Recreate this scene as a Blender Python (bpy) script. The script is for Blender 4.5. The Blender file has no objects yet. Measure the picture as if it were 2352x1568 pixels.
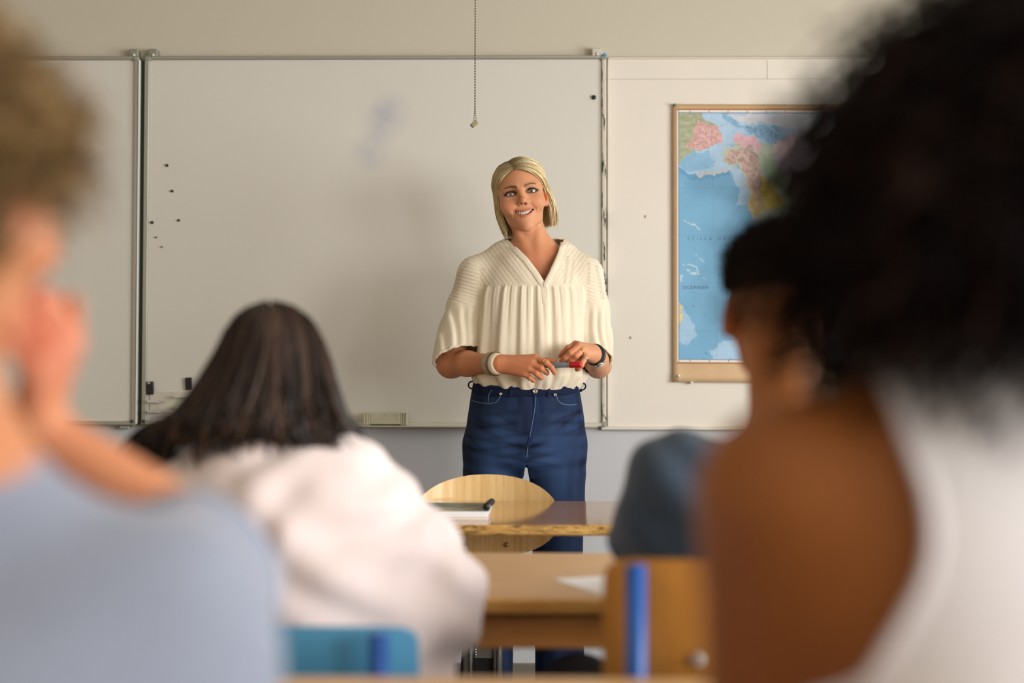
import bpy, math, random
import numpy as np
from mathutils import Vector, Matrix

random.seed(7)
C = bpy.context.scene.collection
SC = bpy.context.scene
PI = math.pi

# ------------------------------------------------------------------ camera
FPX = 3267.0                       # focal length in pixels of a 2352 px wide frame (50 mm on 36 mm)
CAM_POS = np.array([0.0, 0.0, 1.10])
PITCH, YAW, ROLL = math.radians(1.6), math.radians(1.1), math.radians(0.12)
SHIFT_Y = -((math.tan(PITCH) * FPX - 60.0) / 2352.0)
cam_d = bpy.data.cameras.new('camera')
cam = bpy.data.objects.new('camera', cam_d)
C.objects.link(cam)
SC.camera = cam
cam_d.sensor_width = 36.0
cam_d.lens = 36.0 * FPX / 2352.0
cam_d.shift_y = SHIFT_Y
cam_d.clip_start = 0.05
cam_d.dof.use_dof = True
cam_d.dof.focus_distance = 4.36
cam_d.dof.aperture_fstop = 1.6
RM = Matrix.Rotation(YAW, 3, 'Z') @ Matrix.Rotation(PI / 2 + PITCH, 3, 'X') @ Matrix.Rotation(ROLL, 3, 'Z')
cam.location = CAM_POS
cam.rotation_euler = RM.to_euler()
RMn = np.array(RM)


def P(px, py, Y):
    """the point of the room that stands at depth Y and is seen at a pixel of the photograph"""
    d = RMn @ np.array([(px - 1176.0) / FPX, (784.0 - py) / FPX + SHIFT_Y * 2352.0 / FPX, -1.0])
    return CAM_POS + d * (Y / d[1])


def px_of(p):
    q = RMn.T @ (np.asarray(p, float) - CAM_POS)
    return 1176 + FPX * q[0] / -q[2], 784 - (q[1] / -q[2] - SHIFT_Y * 2352.0 / FPX) * FPX


# ------------------------------------------------------------------ world, lights, exposure
SC.view_settings.view_transform = 'Standard'
SC.view_settings.look = 'None'
SC.view_settings.exposure = 0.0
SC.view_settings.gamma = 1.0
SC.view_settings.use_curve_mapping = False
world = bpy.data.worlds.new('world')
SC.world = world
world.use_nodes = True
bg = world.node_tree.nodes['Background']
bg.inputs['Color'].default_value = (0.85, 0.93, 1.0, 1)
bg.inputs['Strength'].default_value = 1.0

ROOM_L, ROOM_R, ROOM_B, ROOM_F, ROOM_H = -3.6, 2.75, -3.4, 4.95, 2.85
WINDOWS = [(3.05, 1.45), (1.25, 1.45), (-0.55, 1.45), (-2.3, 1.4)]       # centre y, width
WIN_Z0, WIN_Z1 = 0.85, 2.15


def area(name, loc, rot, sx, sy, power, col, spread=180):
    l = bpy.data.lights.new(name, 'AREA')
    l.shape = 'RECTANGLE'
    l.size, l.size_y = sx, sy
    l.energy = power
    l.color = col
    l.spread = math.radians(spread)
    o = bpy.data.objects.new(name, l)
    o.location = loc
    o.rotation_euler = rot
    C.objects.link(o)
    return o


WIN_POWER = [70, 104, 84, 60]
for (wy, ww), pw in zip(WINDOWS, WIN_POWER):
    area('window_daylight', (ROOM_R + 0.24, wy, (WIN_Z0 + WIN_Z1) / 2), (0, math.radians(90), 0), WIN_Z1 - WIN_Z0 - 0.06, ww - 0.06, pw, (1.0, 0.985, 0.97))
# added fill: weak warm light under the ceiling, no lamp hangs there
area('ceiling_fill_light', (-0.6, -0.6, ROOM_H - 0.12), (0, 0, 0), 3.2, 3.0, 10, (1.0, 0.93, 0.84))


# ------------------------------------------------------------------ colour and material helpers
def lin(c):
    c = np.asarray(c, float) / 255.0
    return np.where(c <= 0.04045, c / 12.92, ((c + 0.055) / 1.055) ** 2.4)


def rgba(c):
    l = lin(c)
    return (float(l[0]), float(l[1]), float(l[2]), 1.0)


def mat(name, col=(200, 200, 200), rough=0.6, metal=0.0, noise=0.0, nscale=40.0, bump=0.0, bscale=200.0, attr=None, spec=0.5, sss=0.0, sheen=0.0, coat=0.0, stretch=(1, 1, 1)):
    m = bpy.data.materials.new(name)
    m.use_nodes = True
    nt = m.node_tree
    b = nt.nodes['Principled BSDF']
    b.inputs['Roughness'].default_value = rough
    b.inputs['Metallic'].default_value = metal
    b.inputs['Specular IOR Level'].default_value = spec
    b.inputs['Coat Weight'].default_value = coat
    b.inputs['Sheen Weight'].default_value = sheen
    if sss:
        b.inputs['Subsurface Weight'].default_value = sss
        b.inputs['Subsurface Radius'].default_value = (0.010, 0.004, 0.002)
        b.inputs['Subsurface Scale'].default_value = 0.5
    src = None
    if attr:
        a = nt.nodes.new('ShaderNodeAttribute')
        a.attribute_name = attr
        src = a.outputs['Color']
    else:
        b.inputs['Base Color'].default_value = rgba(col)
    tc = nt.nodes.new('ShaderNodeTexCoord')
    mp = nt.nodes.new('ShaderNodeMapping')
    mp.inputs['Scale'].default_value = stretch
    nt.links.new(tc.outputs['Object'], mp.inputs['Vector'])
    if noise:
        n = nt.nodes.new('ShaderNodeTexNoise')
        n.inputs['Scale'].default_value = nscale
        n.inputs['Detail'].default_value = 5.0
        nt.links.new(mp.outputs['Vector'], n.inputs['Vector'])
        r = nt.nodes.new('ShaderNodeMapRange')
        r.inputs['From Min'].default_value = 0.3
        r.inputs['From Max'].default_value = 0.7
        r.inputs['To Min'].default_value = 1 - noise
        r.inputs['To Max'].default_value = 1 + noise
        nt.links.new(n.outputs['Fac'], r.inputs['Value'])
        mx = nt.nodes.new('ShaderNodeVectorMath')
        mx.operation = 'SCALE'
        if src is None:
            mx.inputs[0].default_value = rgba(col)[:3]
        else:
            nt.links.new(src, mx.inputs[0])
        nt.links.new(r.outputs['Result'], mx.inputs['Scale'])
        src = mx.outputs['Vector']
    if src is not None:
        nt.links.new(src, b.inputs['Base Color'])
    if bump:
        n2 = nt.nodes.new('ShaderNodeTexNoise')
        n2.inputs['Scale'].default_value = bscale
        n2.inputs['Detail'].default_value = 3.0
        nt.links.new(mp.outputs['Vector'], n2.inputs['Vector'])
        bp = nt.nodes.new('ShaderNodeBump')
        bp.inputs['Strength'].default_value = bump
        bp.inputs['Distance'].default_value = 0.002
        nt.links.new(n2.outputs['Fac'], bp.inputs['Height'])
        nt.links.new(bp.outputs['Normal'], b.inputs['Normal'])
    return m


def wood(name, c1, c2, rough=0.35, grain=(2.0, 30.0, 30.0), coat=0.0, spec=0.5, worn=None, edge=None):
    """long grain along local x: stretched noise between two colours"""
    m = bpy.data.materials.new(name)
    m.use_nodes = True
    nt = m.node_tree
    b = nt.nodes['Principled BSDF']
    b.inputs['Roughness'].default_value = rough
    b.inputs['Coat Weight'].default_value = coat
    b.inputs['Coat Roughness'].default_value = 0.08
    b.inputs['Specular IOR Level'].default_value = spec
    tc = nt.nodes.new('ShaderNodeTexCoord')
    mp = nt.nodes.new('ShaderNodeMapping')
    mp.inputs['Scale'].default_value = grain
    n = nt.nodes.new('ShaderNodeTexNoise')
    n.inputs['Scale'].default_value = 3.0
    n.inputs['Detail'].default_value = 6.0
    n.inputs['Roughness'].default_value = 0.65
    n.inputs['Distortion'].default_value = 0.3
    r = nt.nodes.new('ShaderNodeValToRGB')
    r.color_ramp.elements[0].position = 0.34
    r.color_ramp.elements[1].position = 0.66
    r.color_ramp.elements[0].color = rgba(c1)
    r.color_ramp.elements[1].color = rgba(c2)
    nt.links.new(tc.outputs['Object'], mp.inputs['Vector'])
    nt.links.new(mp.outputs['Vector'], n.inputs['Vector'])
    nt.links.new(n.outputs['Fac'], r.inputs['Fac'])
    out = r.outputs['Color']
    if worn:
        mp2 = nt.nodes.new('ShaderNodeMapping')
        mp2.inputs['Scale'].default_value = (12, 40, 110)
        nt.links.new(tc.outputs['Object'], mp2.inputs['Vector'])
        n2 = nt.nodes.new('ShaderNodeTexNoise')
        n2.inputs['Scale'].default_value = 2.2
        n2.inputs['Detail'].default_value = 8.0
        n2.inputs['Roughness'].default_value = 0.75
        nt.links.new(mp2.outputs['Vector'], n2.inputs['Vector'])
        r2 = nt.nodes.new('ShaderNodeMapRange')
        r2.inputs['From Min'].default_value = 0.49
        r2.inputs['From Max'].default_value = 0.60
        nt.links.new(n2.outputs['Fac'], r2.inputs['Value'])
        mx = nt.nodes.new('ShaderNodeMix')
        mx.data_type = 'RGBA'
        nt.links.new(r2.outputs['Result'], mx.inputs['Factor'])
        nt.links.new(out, mx.inputs['A'])
        mx.inputs['B'].default_value = rgba(worn)
        out = mx.outputs['Result']
    nt.links.new(out, b.inputs['Base Color'])
    return m


# ------------------------------------------------------------------ object helpers
def tag(o, label=None, cat=None, group=None, kind=None):
    for k, v in (('label', label), ('category', cat), ('group', group), ('kind', kind)):
        if v:
            o[k] = v
    return o


def empty(name, loc, label, cat, group=None, rz=0.0):
    o = bpy.data.objects.new(name, None)
    o.empty_display_size = 0.05
    o.location = loc
    o.rotation_euler = (0, 0, rz)
    C.objects.link(o)
    o['label'] = label
    o['category'] = cat
    if group:
        o['group'] = group
    return o


def world_matrix(o):
    m = Matrix.LocRotScale(o.location, o.rotation_euler, o.scale)
    return world_matrix(o.parent) @ m if o.parent else m


def obj(name, V, F, material, parent=None, smooth=True, col=None, attrs=None, local=False):
    """one mesh object from arrays; V in world space unless local=True"""
    V = np.asarray(V, np.float64)
    if parent is not None and not local:
        M = np.array(world_matrix(parent).inverted())
        V = V @ M[:3, :3].T + M[:3, 3]
    me = bpy.data.meshes.new(name)
    if isinstance(F, np.ndarray):
        k = F.shape[1]
        me.vertices.add(len(V))
        me.vertices.foreach_set('co', V.astype(np.float32).ravel())
        me.loops.add(F.size)
        me.loops.foreach_set('vertex_index', F.astype(np.int32).ravel())
        me.polygons.add(len(F))
        me.polygons.foreach_set('loop_start', np.arange(0, F.size, k, dtype=np.int32))
        me.update(calc_edges=True)
    else:
        me.from_pydata([tuple(v) for v in V], [], F)
        me.update()
    me.polygons.foreach_set('use_smooth', np.full(len(me.polygons), smooth))
    if col is not None:
        a = me.attributes.new('Col', 'FLOAT_COLOR', 'POINT')
        c4 = np.ones((len(V), 4), np.float32)
        c4[:, :3] = col
        a.data.foreach_set('color', c4.ravel())
    if attrs:
        for k, v in attrs.items():
            if v.ndim == 1:
                a = me.attributes.new(k, 'FLOAT', 'POINT')
                a.data.foreach_set('value', v.astype(np.float32))
            else:
                a = me.attributes.new(k, 'FLOAT_VECTOR', 'POINT')
                a.data.foreach_set('vector', v.astype(np.float32).ravel())
    me.materials.append(material)
    o = bpy.data.objects.new(name, me)
    C.objects.link(o)
    o.parent = parent
    return o


class MB:
    """collects boxes, tubes, lathes into one mesh"""
    def __init__(s):
        s.v, s.f = [], []

    def add(s, V, F):
        b = len(s.v)
        s.v += [tuple(map(float, v)) for v in V]
        s.f += [tuple(int(i) + b for i in f) for f in F]
        return s

    def box(s, lo, hi, bev=0.0, M=None):
        lo, hi = np.array(lo, float), np.array(hi, float)
        if bev <= 0:
            V = np.array([[(lo, hi)[i][0], (lo, hi)[j][1], (lo, hi)[k][2]] for i in (0, 1) for j in (0, 1) for k in (0, 1)])
            F = [(0, 1, 3, 2), (4, 6, 7, 5), (0, 4, 5, 1), (2, 3, 7, 6), (0, 2, 6, 4), (1, 5, 7, 3)]
        else:
            bev = min(bev, (hi - lo).min() * 0.49)
            V, idx = [], {}
            for i in (0, 1):
                for j in (0, 1):
                    for k in (0, 1):
                        for ax in range(3):
                            p = np.array([(lo, hi)[i][0], (lo, hi)[j][1], (lo, hi)[k][2]])
                            sg = np.array([1 - 2 * i, 1 - 2 * j, 1 - 2 * k]) * bev
                            for a2 in range(3):
                                if a2 != ax:
                                    p[a2] += sg[a2]
                            idx[(i, j, k, ax)] = len(V)
                            V.append(p)
            F = []
            for ax in range(3):
                o = [a for a in range(3) if a != ax]
                for s_ in (0, 1):
                    q = []
                    for (u, v) in ((0, 0), (1, 0), (1, 1), (0, 1)):
                        c = [0, 0, 0]
                        c[ax], c[o[0]], c[o[1]] = s_, u, v
                        q.append(idx[(*c, ax)])
                    F.append(q)
                for u in (0, 1):
                    for v in (0, 1):
                        c = [0, 0, 0]
                        c[o[0]], c[o[1]] = u, v
                        c0, c1 = list(c), list(c)
                        c0[ax], c1[ax] = 0, 1
                        F.append([idx[(*c0, o[0])], idx[(*c0, o[1])], idx[(*c1, o[1])], idx[(*c1, o[0])]])
            for i in (0, 1):
                for j in (0, 1):
                    for k in (0, 1):
                        F.append([idx[(i, j, k, a)] for a in range(3)])
            V = np.array(V)
        if M is not None:
            M = np.array(M)
            V = V @ M[:3, :3].T + M[:3, 3]
        return s.add(V, F)

    def tube(s, pts, r, n=10, cap=True):
        pts = np.array(pts, float)
        m = len(pts)
        r = np.full(m, r) if np.isscalar(r) else np.array(r, float)
        T = np.gradient(pts, axis=0) if m > 2 else np.repeat([pts[-1] - pts[0]], m, 0)
        T /= np.linalg.norm(T, axis=1)[:, None]
        a = np.array([0, 0, 1.0]) if abs(T[0][2]) < 0.9 else np.array([1.0, 0, 0])
        N = np.cross(T[0], a)
        N /= np.linalg.norm(N)
        V = []
        for i in range(m):
            N = N - T[i] * (N @ T[i])
            N /= np.linalg.norm(N)
            B = np.cross(T[i], N)
            for k in range(n):
                an = 2 * PI * k / n
                V.append(pts[i] + r[i] * (math.cos(an) * N + math.sin(an) * B))
        F = [(i * n + k, i * n + (k + 1) % n, (i + 1) * n + (k + 1) % n, (i + 1) * n + k) for i in range(m - 1) for k in range(n)]
        if cap:
            F += [tuple(range(n - 1, -1, -1)), tuple((m - 1) * n + k for k in range(n))]
        return s.add(V, F)

    def lathe(s, prof, o=(0, 0, 0), ax=(0, 0, 1), n=24):
        """prof: (radius, height) rows turned about the axis ax through o"""
        ax = np.array(ax, float)
        ax /= np.linalg.norm(ax)
        a = np.array([1.0, 0, 0]) if abs(ax[0]) < 0.9 else np.array([0, 1.0, 0])
        U = np.cross(ax, a)
        U /= np.linalg.norm(U)
        W = np.cross(ax, U)
        V = [np.array(o) + ax * h + r * (math.cos(2 * PI * k / n) * U + math.sin(2 * PI * k / n) * W) for r, h in prof for k in range(n)]
        m = len(prof)
        F = [(i * n + k, i * n + (k + 1) % n, (i + 1) * n + (k + 1) % n, (i + 1) * n + k) for i in range(m - 1) for k in range(n)]
        F += [tuple(range(n - 1, -1, -1)), tuple((m - 1) * n + k for k in range(n))]
        return s.add(V, F)

    def sphere(s, c, r, n=10, m=6, sc=(1, 1, 1)):
        V = [np.array(c) + r * np.array(sc) * np.array([math.sin(t) * math.cos(p), math.sin(t) * math.sin(p), math.cos(t)])
             for t in np.linspace(0.02, PI - 0.02, m) for p in np.linspace(0, 2 * PI, n, endpoint=False)]
        F = [(i * n + k, (i + 1) * n + k, (i + 1) * n + (k + 1) % n, i * n + (k + 1) % n) for i in range(m - 1) for k in range(n)]
        F += [tuple(range(n)), tuple((m - 1) * n + k for k in range(n - 1, -1, -1))]
        return s.add(V, F)

    def build(s, name, material, parent=None, smooth=False, local=False):
        o = obj(name, np.array(s.v), s.f, material, parent, smooth, local=local)
        return o


def shade_auto(o, ang=35):
    me = o.data
    me.polygons.foreach_set('use_smooth', np.ones(len(me.polygons), bool))
    me.set_sharp_from_angle(angle=math.radians(ang))
    return o


def dup(root, loc, label, rz=None):
    """a copy of a thing with copies of its parts and sub-parts"""
    r = root.copy()
    C.objects.link(r)
    r.location = loc
    if rz is not None:
        r.rotation_euler = (0, 0, rz)
    r['label'] = label
    for ch in list(root.children):
        c = ch.copy()
        C.objects.link(c)
        c.parent = r
        for g in list(ch.children):
            d = g.copy()
            C.objects.link(d)
            d.parent = c
    return r


# ------------------------------------------------------------------ implicit-surface modeller
def vnoise(Q, seed=0):
    """value noise in [-1, 1] at points Q (n, 3)"""
    Q = np.asarray(Q, np.float32)
    i = np.floor(Q).astype(np.int64)
    f = (Q - i).astype(np.float32)
    f = f * f * (3 - 2 * f)

    def h(a, b, c):
        n = (a * 374761393 + b * 668265263 + c * 2147483647 + seed * 974634777) & 0xFFFFFFFF
        n = ((n ^ (n >> 13)) * 1274126177) & 0xFFFFFFFF
        n = n ^ (n >> 16)
        return ((n & 0xFFFF).astype(np.float32) / 32767.5) - 1
    r = 0
    for dx in (0, 1):
        for dy in (0, 1):
            for dz in (0, 1):
                w = (f[:, 0] if dx else 1 - f[:, 0]) * (f[:, 1] if dy else 1 - f[:, 1]) * (f[:, 2] if dz else 1 - f[:, 2])
                r = r + w * h(i[:, 0] + dx, i[:, 1] + dy, i[:, 2] + dz)
    return r


class Field:
    """a list of rounded shapes, blended one after the other"""
    def __init__(s):
        s.ops, s.post, s.pad = [], None, 0.0

    def cone(s, a, b, ra, rb=None, k=0.02, mode='+'):
        a, b = np.array(a, np.float32), np.array(b, np.float32)
        rb = ra if rb is None else rb
        ba = b - a
        L = float(ba @ ba) + 1e-12

        def f(p):
            x, y, z = p[:, 0] - a[0], p[:, 1] - a[1], p[:, 2] - a[2]
            h = np.clip((x * ba[0] + y * ba[1] + z * ba[2]) / np.float32(L), 0, 1)
            x, y, z = x - h * ba[0], y - h * ba[1], z - h * ba[2]
            return np.sqrt(x * x + y * y + z * z) - (np.float32(ra) + np.float32(rb - ra) * h)
        s.ops.append((mode, f, k))
        return s

    def chain(s, pts, rs, k=0.02, mode='+'):
        for i in range(len(pts) - 1):
            s.cone(pts[i], pts[i + 1], rs[i], rs[i + 1], k if i == 0 else min(k, 0.006) if mode == '+' and k < 0.01 else k, mode)
        return s

    def ell(s, c, r, R=None, k=0.02, mode='+'):
        c, r = np.array(c, np.float32), np.array(r, np.float32)
        Rm = None if R is None else np.array(R, np.float32)      # columns = axes

        def f(p):
            x, y, z = p[:, 0] - c[0], p[:, 1] - c[1], p[:, 2] - c[2]
            if Rm is not None:
                x, y, z = (x * Rm[0, i] + y * Rm[1, i] + z * Rm[2, i] for i in range(3))
            x, y, z = x / r[0], y / r[1], z / r[2]
            k0 = np.sqrt(x * x + y * y + z * z) + np.float32(1e-9)
            x, y, z = x / r[0], y / r[1], z / r[2]
            k1 = np.sqrt(x * x + y * y + z * z) + np.float32(1e-9)
            return k0 * (k0 - 1) / k1
        s.ops.append((mode, f, k))
        return s

    def loft(s, prof, k=0.02, mode='+', axis=None, o=None, pw=2.0):
        """prof rows: z, cx, cy, a, b (world z). Rounded superellipse cross-sections"""
        pr = np.array(prof, np.float32)
        pr = pr[np.argsort(pr[:, 0])]
        zs = np.linspace(pr[0, 0], pr[-1, 0], 200)
        # smooth (Catmull-Rom like) interpolation of the profile
        t = [np.interp(zs, pr[:, 0], pr[:, i]) for i in range(1, 5)]
        w = max(3, int(200 / max(len(pr), 2) / 2)) | 1
        ker = np.hanning(w + 2)[1:-1]
        ker /= ker.sum()
        t = [np.convolve(np.pad(x, w // 2, mode='edge'), ker, 'valid') for x in t]
        zc, zh = (pr[0, 0] + pr[-1, 0]) / 2, (pr[-1, 0] - pr[0, 0]) / 2

        def f(p):
            z = p[:, 2]
            cx, cy, a, b = (np.interp(z, zs, x).astype(np.float32) for x in t)
            q = (np.abs((p[:, 0] - cx) / a) ** pw + np.abs((p[:, 1] - cy) / b) ** pw) ** (1 / pw)
            d = (q - 1) * np.minimum(a, b)
            dz = np.abs(z - zc) - zh
            return np.where((d > 0) & (dz > 0), np.sqrt(d * d + dz * dz), np.maximum(d, dz)).astype(np.float32)
        s.ops.append((mode, f, k))
        return s

    def __call__(s, p, ops=None, post=True):
        p = np.asarray(p, np.float32)
        d = np.full(len(p), 10.0, np.float32)
        for mode, f, k in (s.ops if ops is None else ops):
            e = f(p)
            if mode == '+':
                h = np.maximum(k - np.abs(d - e), 0) / max(k, 1e-6)
                d = np.minimum(d, e) - h * h * k * 0.25
            else:
                e = -e
                h = np.maximum(k - np.abs(d - e), 0) / max(k, 1e-6)
                d = np.maximum(d, e) + h * h * k * 0.25
        if post and s.post is not None:
            d = s.post(p, d)
        return d

    def march(s, o, dr, n=40, step=0.9):
        o = np.atleast_2d(np.asarray(o, np.float32)).copy()
        dr = np.atleast_2d(np.asarray(dr, np.float32))
        dr = dr / np.linalg.norm(dr, axis=1)[:, None]
        st = o.copy()
        for _ in range(n):
            o += dr * np.clip(s(o) * step, -0.05, 0.05)[:, None]
        bad = (np.abs(s(o)) > 0.004) | (np.linalg.norm(o - st, axis=1) > 0.6)
        if bad.any() and not bad.all():
            g = np.nonzero(~bad)[0]
            near = g[np.abs(np.nonzero(bad)[0][:, None] - g[None]).argmin(1)]
            o[bad] = st[bad] + dr[bad] * ((o[near] - st[near]) * dr[near]).sum(1)[:, None]
        return o

    def normal(s, p, e=0.002):
        p = np.atleast_2d(np.asarray(p, np.float32))
        g = np.stack([s(p + e * np.eye(3, dtype=np.float32)[i]) - s(p - e * np.eye(3, dtype=np.float32)[i]) for i in range(3)], 1)
        return g / (np.linalg.norm(g, axis=1)[:, None] + 1e-9)


def axis_grid(lo, hi, base, fine=()):
    """grid lines from lo to hi; fine: (a, b, step) ranges with a finer step"""
    x, out = lo, [lo]
    while x < hi:
        st = base
        for a, b, f in fine:
            if a - base <= x <= b:
                st = min(st, f)
        x += st
        out.append(x)
    while (len(out) - 1) % 16:
        out.append(out[-1] + base)
    return np.array(out, np.float32)


def polygonize(F, X, Y, Z):
    B = 16
    nb = [(len(a) - 1) // B for a in (X, Y, Z)]
    lo = [a[0:-1:B][:n] for a, n in zip((X, Y, Z), nb)]
    hi = [a[B::B][:n] for a, n in zip((X, Y, Z), nb)]
    cen = [(l + h) / 2 for l, h in zip(lo, hi)]
    hw = [(h - l) / 2 for l, h in zip(lo, hi)]
    I, J, K = np.meshgrid(*[np.arange(n) for n in nb], indexing='ij')
    I, J, K = I.ravel(), J.ravel(), K.ravel()
    Cn = np.stack([cen[0][I], cen[1][J], cen[2][K]], 1)
    R = np.sqrt(hw[0][I] ** 2 + hw[1][J] ** 2 + hw[2][K] ** 2)
    ds = np.stack([f(Cn) for _, f, _ in F.ops], 1)
    d0 = F(Cn, post=False)
    keep = np.nonzero(np.abs(d0) < R * 1.3 + 0.012 + F.pad)[0]
    ks = np.array([k for _, _, k in F.ops])
    nx, ny, nz = len(X), len(Y), len(Z)
    cells, verts, quads = [], [], []
    offs = [(0, 0, 0), (1, 0, 0), (0, 1, 0), (1, 1, 0), (0, 0, 1), (1, 0, 1), (0, 1, 1), (1, 1, 1)]
    edges = [(0, 1), (2, 3), (4, 5), (6, 7), (0, 2), (1, 3), (4, 6), (5, 7), (0, 4), (1, 5), (2, 6), (3, 7)]
    for b in keep:
        i0, j0, k0 = I[b] * B, J[b] * B, K[b] * B
        use = np.nonzero(ds[b] - R[b] * 1.5 < ks * 1.5 + 0.012 + F.pad)[0]
        if not len(use):
            continue
        ops = [F.ops[u] for u in use]
        x, y, z = X[i0:i0 + B + 1], Y[j0:j0 + B + 1], Z[k0:k0 + B + 1]
        g = np.stack(np.meshgrid(x, y, z, indexing='ij'), -1).reshape(-1, 3)
        d = F(g, ops).reshape(B + 1, B + 1, B + 1)
        sgn = d < 0
        if sgn.all() or not sgn.any():
            continue
        c8 = [d[o[0]:o[0] + B, o[1]:o[1] + B, o[2]:o[2] + B] for o in offs]
        s8 = sum((c < 0).astype(np.int8) for c in c8)
        act = np.nonzero((s8 > 0) & (s8 < 8))
        if len(act[0]):
            v8 = np.stack([c[act] for c in c8], 1)
            p8 = np.array(offs, np.float32)
            acc = np.zeros((len(act[0]), 3), np.float32)
            cnt = np.zeros(len(act[0]), np.float32)
            for a, e in edges:
                va, ve = v8[:, a], v8[:, e]
                m = (va < 0) != (ve < 0)
                t = np.where(m, va / np.where(m, va - ve, 1), 0)
                acc += np.where(m[:, None], p8[a] + t[:, None] * (p8[e] - p8[a]), 0)
                cnt += m
            acc /= cnt[:, None]
            px = x[act[0]] + acc[:, 0] * (x[act[0] + 1] - x[act[0]])
            py = y[act[1]] + acc[:, 1] * (y[act[1] + 1] - y[act[1]])
            pz = z[act[2]] + acc[:, 2] * (z[act[2] + 1] - z[act[2]])
            verts.append(np.stack([px, py, pz], 1))
            cells.append(((act[0] + i0).astype(np.int64) * ny + act[1] + j0) * nz + act[2] + k0)
        core = sgn[:B, :B, :B]
        for ax in range(3):
            o = [(1, 0, 0), (0, 1, 0), (0, 0, 1)][ax]
            nxt = sgn[o[0]:o[0] + B, o[1]:o[1] + B, o[2]:o[2] + B]
            e = np.nonzero(core != nxt)
            if not len(e[0]):
                continue
            ci, cj, ck = e[0] + i0, e[1] + j0, e[2] + k0
            ok = (ci > 0) & (cj > 0) & (ck > 0)
            flip = core[e]
            a1, a2 = [(1, 2), (2, 0), (0, 1)][ax]
            q = []
            for (u, v) in ((1, 1), (0, 1), (0, 0), (1, 0)):
                c = [ci.astype(np.int64), cj.astype(np.int64), ck.astype(np.int64)]
                c[a1] = c[a1] - u
                c[a2] = c[a2] - v
                q.append((c[0] * ny + c[1]) * nz + c[2])
            q = np.stack(q, 1)
            q[~flip] = q[~flip][:, ::-1]
            quads.append(q[ok])
    V = np.concatenate(verts)
    ids = np.concatenate(cells)
    Q = np.concatenate(quads)
    order = np.argsort(ids)
    ids, V = ids[order], V[order]
    pos = np.searchsorted(ids, Q)
    pos = np.clip(pos, 0, len(ids) - 1)
    good = (ids[pos] == Q).all(1)
    Q = pos[good].astype(np.int32)
    fill = [l[::-1] for l in boundary_loops(Q) if len(l) == 4]
    return V, (np.concatenate([Q, np.array(fill, np.int32)]) if fill else Q)


def cut(V, F, keep):
    """drop the faces that touch a vertex outside keep"""
    F = F[keep[F].all(1)]
    used = np.zeros(len(V), bool)
    used[F.ravel()] = True
    new = np.cumsum(used) - 1
    return V[used], new[F].astype(np.int32), used


def largest(V, F):
    """the largest connected piece of a mesh"""
    lab = np.arange(len(V))
    while True:
        m = lab[F].min(1)
        new = lab.copy()
        for c in range(F.shape[1]):
            np.minimum.at(new, F[:, c], m)
        new = new[new]
        if (new == lab).all():
            break
        lab = new
    cnt = np.bincount(lab, minlength=len(V))
    V2, F2, u = cut(V, F, lab == cnt.argmax())
    return V2, F2


def boundary_loops(F):
    """open edges of a mesh, chained into loops of vertex numbers"""
    k = F.shape[1]
    e = np.concatenate([np.stack([F[:, i], F[:, (i + 1) % k]], 1) for i in range(k)])
    es = np.sort(e, 1).astype(np.int64)
    key = es[:, 0] * (F.max() + 1) + es[:, 1]
    _, inv, cnt = np.unique(key, return_inverse=True, return_counts=True)
    e = e[cnt[inv] == 1]
    nxt = {}
    for a, b in e:
        nxt.setdefault(int(a), []).append(int(b))
    loops = []
    while nxt:
        a = next(iter(nxt))
        lp = [a]
        while True:
            c = nxt.get(lp[-1])
            if not c:
                break
            b = c.pop()
            if not c:
                del nxt[lp[-1]]
            if b == lp[0]:
                break
            lp.append(b)
        loops.append(lp)
    return sorted(loops, key=len, reverse=True)


def smooth_hems(V, F, n=30, minlen=20):
    """even out the saw-tooth edges left by cut(); returns V and the smoothed edge lines"""
    V = V.copy()
    lines = []
    for lp in boundary_loops(F):
        if len(lp) < minlen:
            continue
        q = V[lp]
        for _ in range(n):
            q = 0.5 * q + 0.25 * (np.roll(q, 1, 0) + np.roll(q, -1, 0))
        V[lp] = q
        lines.append(q)
    return V, lines


def strands(paths, radii, cols, n=3):
    """paths (s, m, 3), radii (m,) or (s, m), cols (s, 3): thin tubes in one mesh"""
    paths = np.asarray(paths, np.float32)
    s, m, _ = paths.shape
    T = np.gradient(paths, axis=1)
    T /= np.linalg.norm(T, axis=2, keepdims=True) + 1e-9
    ref = np.array([0.31, 0.87, 0.38], np.float32)
    N = np.cross(T, ref)
    N /= np.linalg.norm(N, axis=2, keepdims=True) + 1e-9
    Bn = np.cross(T, N)
    radii = np.broadcast_to(np.asarray(radii, np.float32), (s, m))
    V = np.zeros((s, m, n, 3), np.float32)
    for k in range(n):
        a = 2 * PI * k / n
        V[:, :, k] = paths + radii[:, :, None] * (math.cos(a) * N + math.sin(a) * Bn)
    si, mi, ki = np.meshgrid(np.arange(s), np.arange(m - 1), np.arange(n), indexing='ij')
    base = si * m * n
    k2 = (ki + 1) % n
    F = np.stack([base + mi * n + ki, base + mi * n + k2, base + (mi + 1) * n + k2, base + (mi + 1) * n + ki], -1).reshape(-1, 4)
    col = np.repeat(np.asarray(cols, np.float32), m * n, 0)
    return V.reshape(-1, 3), F.astype(np.int32), col


def sstep(x, a, b):
    t = np.clip((x - a) / (b - a), 0, 1)
    return t * t * (3 - 2 * t)


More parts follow.
